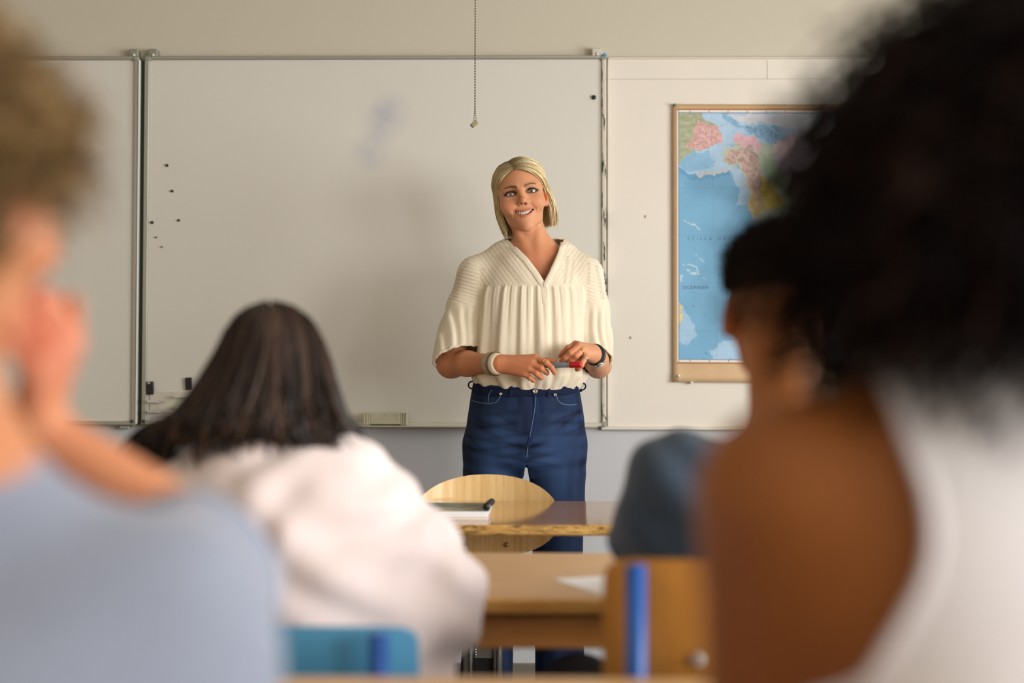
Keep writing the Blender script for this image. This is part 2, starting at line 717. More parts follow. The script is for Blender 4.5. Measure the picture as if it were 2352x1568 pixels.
class Frame:
    """local axes: x = right of the picture, y = forward (the way the face looks), z = up"""
    def __init__(s, o, fwd, up, sc=1.0):
        up = np.array(up, float)
        up /= np.linalg.norm(up)
        f = np.array(fwd, float)
        f -= up * (f @ up)
        f /= np.linalg.norm(f)
        x = np.cross(f, up)
        if f[1] < 0:
            x = -x                     # faces the camera: keep x towards picture right
        s.o, s.R, s.sc = np.array(o, float), np.stack([x, f, up], 1), sc

    def __call__(s, *l):
        return s.o + s.R @ (np.array(l, float) * s.sc)

    def loc(s, W):
        return ((np.asarray(W) - s.o) @ s.R) / s.sc
# ------------------------------------------------------------------ room
M_wall_d = None


def wall_material():
    m = bpy.data.materials.new('painted_wall')
    m.use_nodes = True
    nt = m.node_tree
    b = nt.nodes['Principled BSDF']
    b.inputs['Roughness'].default_value = 0.55
    g = nt.nodes.new('ShaderNodeNewGeometry')
    sp = nt.nodes.new('ShaderNodeSeparateXYZ')
    nt.links.new(g.outputs['Position'], sp.inputs[0])
    gt = nt.nodes.new('ShaderNodeMath')
    gt.operation = 'GREATER_THAN'
    gt.inputs[1].default_value = Z_DADO
    nt.links.new(sp.outputs['Z'], gt.inputs[0])
    mx = nt.nodes.new('ShaderNodeMix')
    mx.data_type = 'RGBA'
    mx.inputs['A'].default_value = rgba((203, 204, 208))
    mx.inputs['B'].default_value = rgba((204, 197, 180))
    nt.links.new(gt.outputs[0], mx.inputs['Factor'])
    n = nt.nodes.new('ShaderNodeTexNoise')
    n.inputs['Scale'].default_value = 220
    nt.links.new(g.outputs['Position'], n.inputs['Vector'])
    bp = nt.nodes.new('ShaderNodeBump')
    bp.inputs['Strength'].default_value = 0.12
    bp.inputs['Distance'].default_value = 0.002
    nt.links.new(n.outputs['Fac'], bp.inputs['Height'])
    nt.links.new(bp.outputs['Normal'], b.inputs['Normal'])
    nt.links.new(mx.outputs['Result'], b.inputs['Base Color'])
    return m


YW = ROOM_F
Z_DADO = float(P(1500, 987, YW)[2])
Z_RAIL = float(P(1500, 133, YW)[2])
M_wall = wall_material()
M_side = mat('side_wall_paint', (214, 203, 184), 0.6, bump=0.1)
M_ceil = mat('ceiling_paint', (196, 189, 176), 0.8, bump=0.1)
M_panel = mat('white_wall_board', (232, 225, 213), 0.5, noise=0.02, nscale=3, bump=0.08, bscale=150)
M_trim = mat('cream_trim_paint', (226, 219, 205), 0.45)


def structure(o):
    o['kind'] = 'structure'
    return o


T = 0.2
structure(MB().box((ROOM_L - T, YW, 0), (ROOM_R + T, YW + T, ROOM_H)).build('wall_front', M_wall))
structure(MB().box((ROOM_L - T, ROOM_B, 0), (ROOM_L, YW, ROOM_H)).build('wall_left', M_side))
structure(MB().box((ROOM_L - T, ROOM_B - T, 0), (ROOM_R + T, ROOM_B, ROOM_H)).build('wall_back', M_side))
structure(MB().box((ROOM_L - T, ROOM_B - T, ROOM_H), (ROOM_R + T, YW + T, ROOM_H + 0.15)).build('ceiling', M_ceil))
structure(MB().box((ROOM_L - T, ROOM_B - T, -0.1), (ROOM_R + T, YW + T, 0)).build('floor', mat('linoleum_floor', (98, 94, 86), 0.5, noise=0.15, nscale=60)))
# wall with the windows, to the right of the frame
w = MB()
w.box((ROOM_R, ROOM_B, 0), (ROOM_R + T, YW, WIN_Z0)).box((ROOM_R, ROOM_B, WIN_Z1), (ROOM_R + T, YW, ROOM_H))
ys = sorted([(y - ww / 2, y + ww / 2) for y, ww in WINDOWS])
edge = ROOM_B
for a, b in ys:
    w.box((ROOM_R, edge, WIN_Z0), (ROOM_R + T, a, WIN_Z1))
    edge = b
w.box((ROOM_R, edge, WIN_Z0), (ROOM_R + T, YW, WIN_Z1))
structure(w.build('wall_right', M_side))
M_win = mat('window_paint', (226, 224, 218), 0.4)
for i, (y, ww) in enumerate(WINDOWS):
    f = MB()
    for yy in (y - ww / 2, y + ww / 2 - 0.05):
        f.box((ROOM_R + 0.08, yy, WIN_Z0), (ROOM_R + 0.14, yy + 0.05, WIN_Z1))
    for zz in (WIN_Z0, WIN_Z1 - 0.05):
        f.box((ROOM_R + 0.08, y - ww / 2, zz), (ROOM_R + 0.14, y + ww / 2, zz + 0.05))
    structure(f.build('window_%d' % (i + 1), M_win))

# panelled strip of the front wall beside the whiteboard, its rails and the joints
XB = float(P(1393, 560, YW)[0])
p0 = structure(MB().box((XB + 0.004, YW - 0.008, Z_DADO + 0.012), (ROOM_R, YW, Z_RAIL - 0.006), 0.001).build('trim_1', M_panel))
rail = MB().box((XB + 0.004, YW - 0.016, Z_RAIL - 0.006), (ROOM_R, YW, Z_RAIL), 0.002)
structure(rail.build('trim_2', M_trim))
led = MB().box((XB - 0.02, YW - 0.022, Z_DADO), (ROOM_R, YW, Z_DADO + 0.012), 0.003)
structure(led.build('trim_3', M_trim))
zj = float(P(1600, 183, YW)[2])
xj = float(P(1761, 160, YW)[0])
M_joint = mat('panel_joint', (176, 168, 155), 0.7)
j = MB().box((XB + 0.01, YW - 0.0088, zj), (ROOM_R, YW - 0.0078, zj + 0.0012)).box((xj, YW - 0.0088, zj), (xj + 0.0014, YW - 0.0078, Z_RAIL - 0.01))
j.build('panel_joint', M_joint, p0)
structure(MB().box((ROOM_L, YW - 0.015, 0), (ROOM_R, YW, 0.08), 0.003).build('baseboard_front', mat('dark_skirting', (120, 112, 100), 0.5)))

# screws in the panel
for (sx, sy) in ((1483, 497), (1449, 775)):
    s = P(sx, sy, YW - 0.008)
    MB().lathe([(0.005, 0.0), (0.0048, -0.002), (0.002, -0.0032)], s, (0, 1, 0), 12).build('wall_screw', mat('screw_metal', (196, 190, 182), 0.45, 0.3), p0, True)

# ------------------------------------------------------------------ whiteboards
M_alu = mat('board_aluminium', (178, 176, 166), 0.38, 0.55)
M_alu_l = mat('board_aluminium_bright', (225, 224, 214), 0.25, 0.4)
M_cap = mat('board_corner_plastic', (150, 148, 134), 0.5)


def board_material(smudge):
    m = bpy.data.materials.new('whiteboard_enamel')
    m.use_nodes = True
    nt = m.node_tree
    b = nt.nodes['Principled BSDF']
    b.inputs['Roughness'].default_value = 0.33
    b.inputs['Specular IOR Level'].default_value = 0.35
    g = nt.nodes.new('ShaderNodeNewGeometry')
    col = None
    base = rgba((220, 216, 207))
    prev = None
    for (c, rx, rz, amt, ang) in smudge:
        mp = nt.nodes.new('ShaderNodeMapping')
        mp.vector_type = 'TEXTURE'
        mp.inputs['Location'].default_value = c
        mp.inputs['Rotation'].default_value = (0, ang, 0)
        mp.inputs['Scale'].default_value = (rx, 1.0, rz)
        nt.links.new(g.outputs['Position'], mp.inputs['Vector'])
        gr = nt.nodes.new('ShaderNodeTexGradient')
        gr.gradient_type = 'SPHERICAL'
        nt.links.new(mp.outputs['Vector'], gr.inputs['Vector'])
        n = nt.nodes.new('ShaderNodeTexNoise')
        n.inputs['Scale'].default_value = 16
        n.inputs['Detail'].default_value = 4
        nt.links.new(g.outputs['Position'], n.inputs['Vector'])
        mu = nt.nodes.new('ShaderNodeMath')
        mu.operation = 'MULTIPLY'
        nt.links.new(gr.outputs['Fac'], mu.inputs[0])
        nt.links.new(n.outputs['Fac'], mu.inputs[1])
        m2 = nt.nodes.new('ShaderNodeMath')
        m2.operation = 'MULTIPLY'
        m2.inputs[1].default_value = amt
        nt.links.new(mu.outputs[0], m2.inputs[0])
        mx = nt.nodes.new('ShaderNodeMix')
        mx.data_type = 'RGBA'
        nt.links.new(m2.outputs[0], mx.inputs['Factor'])
        if prev is None:
            mx.inputs['A'].default_value = base
        else:
            nt.links.new(prev, mx.inputs['A'])
        mx.inputs['B'].default_value = rgba((120, 140, 190))
        prev = mx.outputs['Result']
    if prev is None:
        b.inputs['Base Color'].default_value = base
    else:
        nt.links.new(prev, b.inputs['Base Color'])
    return m


YB = YW - 0.03
zt, zb = float(P(860, 129, YB)[2]), float(P(860, 975, YB)[2])
sm1, sm2 = P(888, 270, YB), P(850, 350, YB)
M_board = board_material([((sm1[0], YB, sm1[2]), 0.085, 0.11, 0.75, 0.5), ((sm2[0], YB, sm2[2]), 0.08, 0.08, 0.5, 0.2)])
M_board2 = board_material([])


def chipped(name):
    """pale paint worn through to a dark green-black core along the right strip"""
    m = bpy.data.materials.new(name)
    m.use_nodes = True
    nt = m.node_tree
    b = nt.nodes['Principled BSDF']
    b.inputs['Roughness'].default_value = 0.5
    g = nt.nodes.new('ShaderNodeTexCoord')
    mp = nt.nodes.new('ShaderNodeMapping')
    mp.inputs['Scale'].default_value = (60, 1, 9)
    nt.links.new(g.outputs['Object'], mp.inputs['Vector'])
    n = nt.nodes.new('ShaderNodeTexNoise')
    n.inputs['Scale'].default_value = 1.3
    n.inputs['Detail'].default_value = 6
    n.inputs['Roughness'].default_value = 0.7
    nt.links.new(mp.outputs['Vector'], n.inputs['Vector'])
    r = nt.nodes.new('ShaderNodeMapRange')
    r.inputs['From Min'].default_value = 0.535
    r.inputs['From Max'].default_value = 0.575
    nt.links.new(n.outputs['Fac'], r.inputs['Value'])
    mx = nt.nodes.new('ShaderNodeMix')
    mx.data_type = 'RGBA'
    nt.links.new(r.outputs['Result'], mx.inputs['Factor'])
    mx.inputs['A'].default_value = rgba((214, 207, 194))
    mx.inputs['B'].default_value = rgba((52, 60, 44))
    nt.links.new(mx.outputs['Result'], b.inputs['Base Color'])
    return m


def whiteboard(x0, x1, label, m_face, right_chipped):
    t = empty('whiteboard', ((x0 + x1) / 2, YW, zb), label, 'whiteboard', None)
    MB().box((x0 + 0.006, YB, zb + 0.006), (x1 - 0.006, YW - 0.006, zt - 0.006)).build('writing_surface', m_face, t)
    MB().box((x0, YB - 0.010, zt - 0.013), (x1, YW - 0.003, zt), 0.003).build('top_rail', M_alu, t)
    MB().box((x0, YB - 0.012, zb - 0.004), (x1, YW - 0.003, zb + 0.010), 0.003).build('bottom_rail', M_alu_l if right_chipped else M_alu, t)
    MB().box((x0, YB - 0.010, zb + 0.010), (x0 + 0.017, YW - 0.003, zt - 0.013), 0.003).build('side_rail', M_alu, t)
    MB().box((x1 - 0.015, YB - 0.010, zb + 0.010), (x1, YW - 0.003, zt - 0.013), 0.003).build('side_rail', chipped('chipped_rail_paint') if right_chipped else M_alu, t)
    for xx in (x0, x1 - 0.020):
        for zz in (zt - 0.019, zb - 0.006):
            MB().box((xx - 0.002, YB - 0.013, zz), (xx + 0.022, YW - 0.004, zz + 0.021), 0.006).build('corner_cap', M_cap, t)
    return t


def bracket(t, px, py, col):
    c = P(px, py, YB)
    b = MB().box((c[0] - 0.016, YB - 0.008, zt - 0.004), (c[0] + 0.016, YW, zt + 0.026), 0.003).build('bracket', mat('bracket_metal', col, 0.45, 0.3), t)
    MB().lathe([(0.006, 0.0), (0.0055, -0.004), (0.002, -0.006)], (c[0] + 0.002, YB - 0.008, zt + 0.004), (0, 1, 0), 12).build('bracket_screw', M_alu_l, b, True)


xr0, xr1 = float(P(330, 550, YB)[0]), float(P(1392, 550, YB)[0])
xl1 = float(P(316, 550, YB)[0])
wb = whiteboard(xr0, xr1, 'large main whiteboard behind the teacher, with blue smudges and a chipped right edge', M_board, True)
wb2 = whiteboard(xl1 - 1.6, xl1, 'left whiteboard cut by the picture edge, behind the curly-haired boy', M_board2, False)
bracket(wb, 352, 118, (150, 152, 138))
bracket(wb, 1370, 118, (214, 208, 196))
bracket(wb2, 308, 118, (150, 152, 138))
# bright sealing strip in the gap between the boards
MB().box((xl1 + 0.001, YB - 0.013, zb), (xl1 + 0.0062, YB + 0.004, zt - 0.014), 0.001).build('edge_strip', mat('bright_edge_strip', (240, 240, 230), 0.3), wb2)
MB().box((xl1 + 0.0064, YB + 0.002, zb), (xr0 - 0.001, YB + 0.010, zt - 0.014)).build('gap_shade_strip', mat('dark_gap_shade', (40, 50, 40), 0.7), wb2)  # dark strip stands in for the shade inside the open gap
# blue clip on the top right corner, hinge stops below the boards
c = P(1386, 129, YB)
MB().box((c[0] - 0.005, YB - 0.018, zt - 0.006), (c[0] + 0.011, YB - 0.006, zt + 0.006), 0.004).build('corner_clip', mat('blue_plastic', (92, 152, 196), 0.4), wb)
c = P(287, 990, YB)
MB().box((c[0] - 0.017, YB - 0.01, zb - 0.017), (c[0] + 0.017, YW, zb - 0.006), 0.003).build('bracket', M_alu, wb2)
for px_, t_ in ((306, wb2), (332, wb)):
    c = P(px_, 967, YB)
    MB().sphere((c[0], YB - 0.016, c[2]), 0.006).build('knob', mat('dark_knob', (60, 58, 50), 0.5), t_, True)
# eraser tray: narrow ledge along the main board
xt0, xt1 = float(P(800, 978, YB)[0]), xr1 - 0.03
MB().box((xt0, YB - 0.055, zb - 0.006), (xt1, YB - 0.010, zb - 0.001), 0.002).build('pen_ledge', M_alu_l, wb)

# round magnets: small black ones
M_mag = mat('black_magnet', (28, 27, 27), 0.4)
mags = [(384, 380, 3.2, 'uppermost of the small black magnets at the left of the main whiteboard'),
        (396, 439, 3.0, 'small black magnet below the uppermost one at the left of the main whiteboard'),
        (411, 506, 2.8, 'small black magnet furthest from the frame rail, halfway up the main whiteboard'),
        (350, 511, 3.4, 'biggest small black magnet, close to the left rail of the main whiteboard'),
        (359, 545, 1.8, 'tiny black magnet just below the biggest one near the left rail'),
        (372, 567, 1.7, 'tiny black magnet, lower right of the left cluster on the main whiteboard'),
        (337, 577, 2.5, 'small black magnet touching the left rail, lowest of its cluster'),
        (1364, 224, 5.2, 'black round magnet alone near the top right corner of the main whiteboard')]
for (mx_, my_, r_, lab) in mags:
    c = P(mx_, my_, YB)
    r_ = r_ / 660
    o = MB().lathe([(r_, 0), (r_, -0.006), (r_ * 0.8, -0.008), (r_ * 0.3, -0.0085)], c, (0, 1, 0), 14).build('magnet', M_mag, None, True)
    tag(o, lab, 'magnet', 'round magnets on the whiteboard')


def bar_magnet(cx, cy, w_, h_, ang, lab, face):
    c = P(cx, cy, YB - 0.012)
    t = empty('bar_magnet', c, lab, 'magnet', 'black bar magnets holding the rack')
    M = Matrix.Translation(c) @ Matrix.Rotation(ang, 4, 'Y')
    MB().box((-w_ / 2, -0.004, -h_ / 2), (w_ / 2, 0.012, h_ / 2), 0.0015, M).build('magnet_block', M_mag, t)
    if face:
        MB().box((-w_ / 2 + 0.003, -0.0048, h_ / 2 - 0.008), (w_ / 2 - 0.008, -0.0038, h_ / 2 - 0.002), 0, M).build('label_strip', mat('grey_label', (170, 165, 155), 0.5), t)
    return t


bar_magnet(345, 891, 0.021, 0.045, -0.07, 'black bar magnet with a pale sticker, beside the board joint', True)
bar_magnet(433, 881, 0.021, 0.043, -0.06, 'plain black bar magnet next to the dark-haired girl\'s hair', False)
# translucent white plastic marker rack on the board
t = empty('marker_rack', P(395, 925, YB), 'pale plastic marker rack hanging under two black bar magnets on the whiteboard', 'pen rack')
M_rack = mat('milky_plastic', (206, 200, 186), 0.35, noise=0.05, nscale=30)
a, b = P(344, 950, YB), P(470, 900, YB)
MB().box((a[0], YB - 0.006, a[2]), (b[0], YB - 0.001, b[2]), 0.002).build('back_plate', M_rack, t)
for (y0, x0_, x1_) in ((926, 346, 374), (949, 346, 378), (915, 408, 470), (941, 410, 470)):
    c0, c1 = P(x0_, y0, YB), P(x1_, y0, YB)
    wd = c1[0] - c0[0]
    V = [(c0[0], YB - 0.006, c0[2]), (c1[0], YB - 0.006, c0[2]), (c1[0] - wd * .25, YB - 0.045, c0[2] + 0.004), (c0[0], YB - 0.045, c0[2] + 0.004),
         (c0[0], YB - 0.006, c0[2] + 0.006), (c1[0] + 0.012, YB - 0.006, c0[2] + 0.004), (c1[0] - wd * .25, YB - 0.045, c0[2] + 0.012), (c0[0], YB - 0.045, c0[2] + 0.012)]
    F = [(0, 1, 2, 3), (7, 6, 5, 4), (0, 4, 5, 1), (1, 5, 6, 2), (2, 6, 7, 3), (3, 7, 4, 0)]
    obj('pen_ledge', V, F, M_rack, t, False)
# blue marker cap stuck at the lower rail
c = P(390, 971, YB - 0.02)
o = MB().lathe([(0.0045, -0.006), (0.0045, 0.004), (0.003, 0.006)], c, (1, 0, 0), 12).build('blue_pen_top', mat('blue_cap', (58, 74, 120), 0.4), None, True)
tag(o, 'small blue marker cap resting on the bottom rail below the rack', 'pen cap')

# board eraser on the ledge
c0, c1 = P(835, 976, YB - 0.035), P(936, 947, YB - 0.035)
t = empty('board_eraser', ((c0[0] + c1[0]) / 2, YB - 0.035, zb - 0.0005), 'grubby cream whiteboard eraser standing on the ledge', 'eraser')
M_er = mat('grubby_cream_plastic', (206, 201, 176), 0.5, noise=0.10, nscale=35)
zE = zb - 0.0004
hE, wE = c1[2] - c0[2], c1[0] - c0[0]
MB().box((c0[0] + 0.024, YB - 0.045, zE + 0.003), (c1[0] - 0.024, YB - 0.0145, zE + hE - 0.003), 0.003).build('eraser_body', M_er, t)
for xx in (c0[0], c0[0] + 0.0085, c0[0] + 0.0165):
    MB().box((xx, YB - 0.048 + (xx - c0[0]) * .2, zE), (xx + 0.0075, YB - 0.0145, zE + hE), 0.0025).build('end_ridge', M_er, t)
for xx in (c1[0] - 0.0075, c1[0] - 0.016, c1[0] - 0.024):
    MB().box((xx, YB - 0.048 + (c1[0] - xx) * .2, zE), (xx + 0.0075, YB - 0.0145, zE + hE), 0.0025).build('end_ridge', M_er, t)
MB().box((c0[0] + 0.010, YB - 0.040, zE), (c1[0] - 0.010, YB - 0.014, zE + 0.003)).build('felt_pad', mat('dark_felt', (40, 44, 36), 0.9), t)

# pull chain from the ceiling
YC = 4.55
c = P(1091, 0, YC)
ct = P(1091, 245, YC)
t = empty('pull_chain', (c[0], YC, ROOM_H), 'thin bead pull chain hanging from the ceiling above the teacher', 'pull chain')
M_bead = mat('bead_metal', (120, 116, 92), 0.3, 0.8)
mb = MB()
z = ct[2]
while z < ROOM_H:
    mb.sphere((ct[0], YC, z), 0.0031, 6, 4)
    z += 0.0088
mb.tube([(ct[0], YC, ct[2]), (ct[0], YC, ROOM_H)], 0.0007, 4)
e = P(1088, 276, YC)
for sx in (-0.004, 0.004):
    pts = [np.array([ct[0] + sx * u * 0.9, YC, ct[2] + (e[2] - ct[2]) * u]) for u in np.linspace(0, 1, 7)]
    for q in pts[1:]:
        mb.sphere(q, 0.0022, 6, 4)
    mb.tube(pts, 0.0006, 4)
o = mb.build('bead_string', M_bead, t, True)
o['kind'] = 'stuff'
e = P(1089, 285, YC)
Mx = Matrix.Translation(e) @ Matrix.Rotation(-0.75, 4, 'Y') @ Matrix.Rotation(0.4, 4, 'Z')
MB().box((-0.012, -0.006, -0.007), (0.012, 0.006, 0.007), 0.002, Mx).build('pull_weight', mat('olive_plastic', (150, 141, 105), 0.5), t)
MB().lathe([(0.022, 0), (0.022, -0.012), (0.012, -0.02)], (ct[0], YC, ROOM_H), (0, 0, 1), 16).build('ceiling_cup', M_alu, t, True)

# ------------------------------------------------------------------ wall map
YM = YW - 0.020
A, Bc = P(1545, 236, YM), P(2130, 878, YM)
t = empty('wall_map', ((A[0] + Bc[0]) / 2, YW, Bc[2]), 'large physical map of the northern Pacific and North America pinned to the wall', 'map')
SCL = (P(1900, 500, YM)[0] - P(1500, 500, YM)[0]) / 400.0
ZM0 = float(P(1700, 500, YM)[2])


def mapxy(px, py):
    return A[0] + (px - 1545) * SCL, ZM0 - (py - 500) * SCL


# backing sheet, lightly curled at its lower corner
nx, nz = 40, 44
us, vs = np.linspace(1545, 2130, nx), np.linspace(236, 878, nz)
V, F = [], []
for layer in (0, 1):
    for v in vs:
        for u in us:
            x, z = mapxy(u, v + (u - 1545) * 0.006)
            curl = 0.006 * max(0, (v - 845) / 33) ** 2 + 0.004 * max(0, (1556 - u) / 11) ** 2
            V.append((x, YM + 0.006 - curl - (0.0012 if layer == 0 else 0), z))
n1 = nx * nz
for jj in range(nz - 1):
    for ii in range(nx - 1):
        q = jj * nx + ii
        F.append((q, q + nx, q + nx + 1, q + 1))
        F.append((n1 + q, n1 + q + 1, n1 + q + nx + 1, n1 + q + nx))
for ii in range(nx - 1):
    F.append((ii, ii + 1, n1 + ii + 1, n1 + ii))
    q = (nz - 1) * nx + ii
    F.append((q + 1, q, n1 + q, n1 + q + 1))
for jj in range(nz - 1):
    q = jj * nx
    F.append((q + nx, q, n1 + q, n1 + q + nx))
    q = jj * nx + nx - 1
    F.append((q, q + nx, n1 + q + nx, n1 + q))
obj('backing_sheet', V, F, mat('tan_map_border', (212, 178, 138), 0.6, noise=0.05, nscale=12), t, True)
# printed face: a fine grid, one colour per point
gx, gy = np.arange(1553, 2120, 2.0), np.arange(250, 833, 2.0)
GX, GY = np.meshgrid(gx, gy)
U, Vv = GX.ravel(), GY.ravel()
n3 = lambda s, sd: vnoise(np.stack([U / s, Vv / s, np.zeros_like(U)], 1), sd)
Uw, Vw = U + 5 * n3(14, 1) + 2.2 * n3(5, 2), Vv + 5 * n3(14, 3) + 2.2 * n3(5, 4)


def inside(poly, x=None, y=None):
    x, y = (Uw, Vw) if x is None else (x, y)
    r = np.zeros(len(x), bool)
    n = len(poly)
    for i in range(n):
        (x1, y1), (x2, y2) = poly[i], poly[(i + 1) % n]
        if y1 == y2:
            continue
        c_ = ((y1 > y) != (y2 > y)) & (x < (x2 - x1) * (y - y1) / (y2 - y1) + x1)
        r ^= c_
    return r


col = np.tile(np.array([120, 178, 216.0]), (len(U), 1))
col += (n3(60, 8) * 5)[:, None]


def paint(poly, c, amt=1.0, var=0.0, sc=6, sd=11, warp=True):
    m = inside(poly) if warp else inside(poly, U, Vv)
    k = np.array(c, float) + (var * n3(sc, sd))[:, None]
    col[m] = col[m] * (1 - amt) + k[m] * amt


# shelf seas
paint([(1556, 250), (1910, 250), (1910, 330), (1760, 330), (1700, 345), (1690, 385), (1722, 395), (1725, 470), (1690, 470), (1700, 440), (1685, 420), (1680, 395), (1640, 400), (1600, 406), (1575, 395), (1560, 380)], (176, 206, 232), 1, 5, 10)
paint([(1560, 366), (1590, 345), (1630, 345), (1636, 380), (1600, 395), (1575, 390)], (140, 188, 222), 1, 4)
paint([(1556, 372), (1572, 388), (1590, 402), (1640, 400), (1680, 390), (1680, 398), (1640, 408), (1590, 412), (1568, 400), (1556, 384)], (104, 164, 208), 1)
paint([(1600, 399), (1640, 395), (1690, 382), (1690, 387), (1640, 400), (1600, 404)], (214, 206, 196), 0.8)
paint([(1655, 250), (1680, 262), (1700, 285), (1770, 300), (1800, 315), (1760, 322), (1720, 300), (1690, 290), (1660, 268)], (136, 182, 216), 1, 8, 5)
paint([(1700, 285), (1790, 285), (1810, 330), (1770, 330), (1740, 315)], (140, 184, 216), 1, 26, 3.5, 5)
paint([(1668, 262), (1900, 252), (1910, 300), (1840, 296), (1780, 282), (1700, 275)], (212, 215, 224), 1, 4)
# Siberia and Kamchatka
paint([(1550, 250), (1612, 250), (1622, 272), (1648, 290), (1662, 325), (1640, 330), (1628, 338), (1600, 342), (1580, 352), (1560, 374), (1550, 378)], (172, 178, 148), 1, 16, 5, 21)
paint([(1600, 270), (1625, 285), (1648, 290), (1664, 326), (1640, 332), (1620, 340), (1590, 344), (1570, 340), (1590, 320)], (218, 166, 168), 0.85, 26, 4, 22)
# Alaska, Canada
paint([(1660, 372), (1664, 345), (1690, 330), (1680, 318), (1700, 304), (1735, 312), (1745, 330), (1770, 330), (1790, 318), (1830, 300), (1910, 290), (2120, 300), (2120, 600), (1980, 620), (1860, 560), (1760, 560), (1716, 470), (1720, 440), (1708, 400), (1690, 376)], (192, 204, 186), 1, 8, 8, 31)
paint([(1678, 318), (1700, 304), (1735, 312), (1748, 332), (1746, 345), (1700, 328)], (232, 184, 196), 1, 10)
paint([(1662, 370), (1680, 340), (1720, 335), (1740, 350), (1750, 400), (1756, 450), (1742, 470), (1726, 430), (1712, 396), (1692, 374)], (204, 174, 164), 0.95, 30, 4, 33)
paint([(1780, 320), (1830, 305), (1850, 350), (1840, 400), (1800, 405), (1780, 370)], (226, 196, 208), 0.9, 14, 6, 34)
paint([(1780, 365), (1860, 350), (1960, 380), (1960, 460), (1850, 425), (1790, 400)], (208, 196, 214), 0.9, 16, 7, 35)
paint([(1750, 350), (1780, 365), (1800, 405), (1850, 425), (1880, 450), (1860, 470), (1800, 440), (1760, 405)], (172, 196, 164), 0.95, 10, 5, 36)
paint([(1745, 402), (1775, 420), (1805, 462), (1796, 478), (1758, 476), (1752, 440)], (232, 206, 92), 1, 16, 5, 37)
paint([(1726, 440), (1745, 445), (1758, 478), (1745, 500), (1720, 480)], (214, 186, 128), 0.9, 20, 4, 38)
paint([(1830, 300), (1910, 280), (2120, 280), (2120, 400), (1930, 380), (1850, 350)], (206, 204, 214), 0.9, 24, 5, 39)
# pale coastal water west of the continent
paint([(1684, 392), (1706, 398), (1718, 440), (1716, 472), (1688, 462), (1702, 440), (1690, 420)], (176, 206, 232), 0.9, 4)
# islands and ridges in the ocean
for (x, y, s, a_) in ((1590, 515, 40, .45), (1598, 585, 16, .9), (1580, 610, 22, .3), (1600, 620, 20, .9), (1612, 600, 16, .8), (1585, 625, 24, .2), (1622, 640, 16, .5), (1565, 640, 20, 1.3)):
    dx, dy = Uw - x, Vw - y
    q = dx * math.cos(a_) + dy * math.sin(a_)
    r_ = -dx * math.sin(a_) + dy * math.cos(a_)
    m = (np.abs(q) < s / 2) & (np.abs(r_) < 1.6 + n3(6, 41) * 1.6)
    col[m] = (196, 214, 226)
paint([(1560, 700), (1572, 708), (1580, 730), (1596, 742), (1600, 770), (1575, 795), (1560, 780)], (168, 204, 232), 0.9, 4)
paint([(1630, 805), (1660, 785), (1720, 775), (1720, 828), (1640, 828)], (176, 208, 236), 0.9, 4)
paint([(1556, 690), (1568, 705), (1564, 740), (1556, 760)], (224, 206, 140), 0.9, 18, 4)
# fine dark specks: small print too fine to read
sp_ = (n3(2.2, 51) > 0.86) & (n3(16, 52) > 0.1)
col[sp_] *= 0.72
for gxl in (1640, 1735, 1830, 1925, 2020):
    m = np.abs(U - gxl - (Vv - 540) * 0.02) < 0.8
    col[m] *= 0.955
for gyl in (330, 430, 540, 650, 760):
    m = np.abs(Vv - gyl) < 0.8
    col[m] *= 0.955
bdr = (U < 1558.5) | (Vv < 255) | (Vv > 826) | (U > 2113)
col[bdr] = (238, 232, 226)
thin = ((np.abs(U - 1559.5) < 0.9) | (np.abs(Vv - 256) < 0.9) | (np.abs(Vv - 825.4) < 0.9)) & (U >= 1558.5)
col[thin] = (110, 130, 160)
tick = ((U % 44) < 2) & ((np.abs(Vv - 252.5) < 2) | (np.abs(Vv - 829) < 2))
col[tick] = (120, 120, 125)
X_ = A[0] + (U - 1545) * SCL
Z_ = ZM0 - (Vv + (U - 1545) * 0.006 - 500) * SCL
nX, nY = len(gx), len(gy)
ii, jj = np.meshgrid(np.arange(nX - 1), np.arange(nY - 1))
q = (jj * nX + ii).ravel()
F = np.stack([q, q + nX, q + nX + 1, q + 1], 1).astype(np.int32)
obj('map_print', np.stack([X_, np.full_like(X_, YM + 0.0036), Z_], 1), F, mat('map_paper', rough=0.45, attr='Col'), t, True, col=lin(np.clip(col, 0, 255)))
# thin brown line round the print
M_line = mat('brown_map_line', (176, 120, 72), 0.6)
f = MB()
for (x0, y0, x1, y1) in ((1551, 247, 2122, 250), (1550, 247, 1553, 836), (1551, 833, 2122, 836), (2119, 247, 2122, 836)):
    a, b = mapxy(x0, y1 + (x0 - 1545) * 0.006 * 0), mapxy(x1, y0)
    f.box((a[0], YM + 0.0030, a[1]), (b[0], YM + 0.0046, b[1]))
f.build('map_frame_line', M_line, t)


def lettering(txt, px, py, size, sp, colr, parent):
    cu = bpy.data.curves.new('lettering', 'FONT')
    cu.body = txt
    cu.size = size * SCL
    cu.space_character = sp
    tmp = bpy.data.objects.new('lettering_source', cu)
    C.objects.link(tmp)
    dg = bpy.context.evaluated_depsgraph_get()
    me = bpy.data.meshes.new_from_object(tmp.evaluated_get(dg))
    bpy.data.objects.remove(tmp)
    V_ = np.array([v.co[:] for v in me.vertices])
    x, z = mapxy(px, py)
    W = np.stack([x + V_[:, 0], np.full(len(V_), YM + 0.0031), z + V_[:, 1]], 1)
    o_ = obj('lettering', W, [tuple(p.vertices) for p in me.polygons], colr, parent, False)
    o_['kind'] = 'stuff'
    return o_


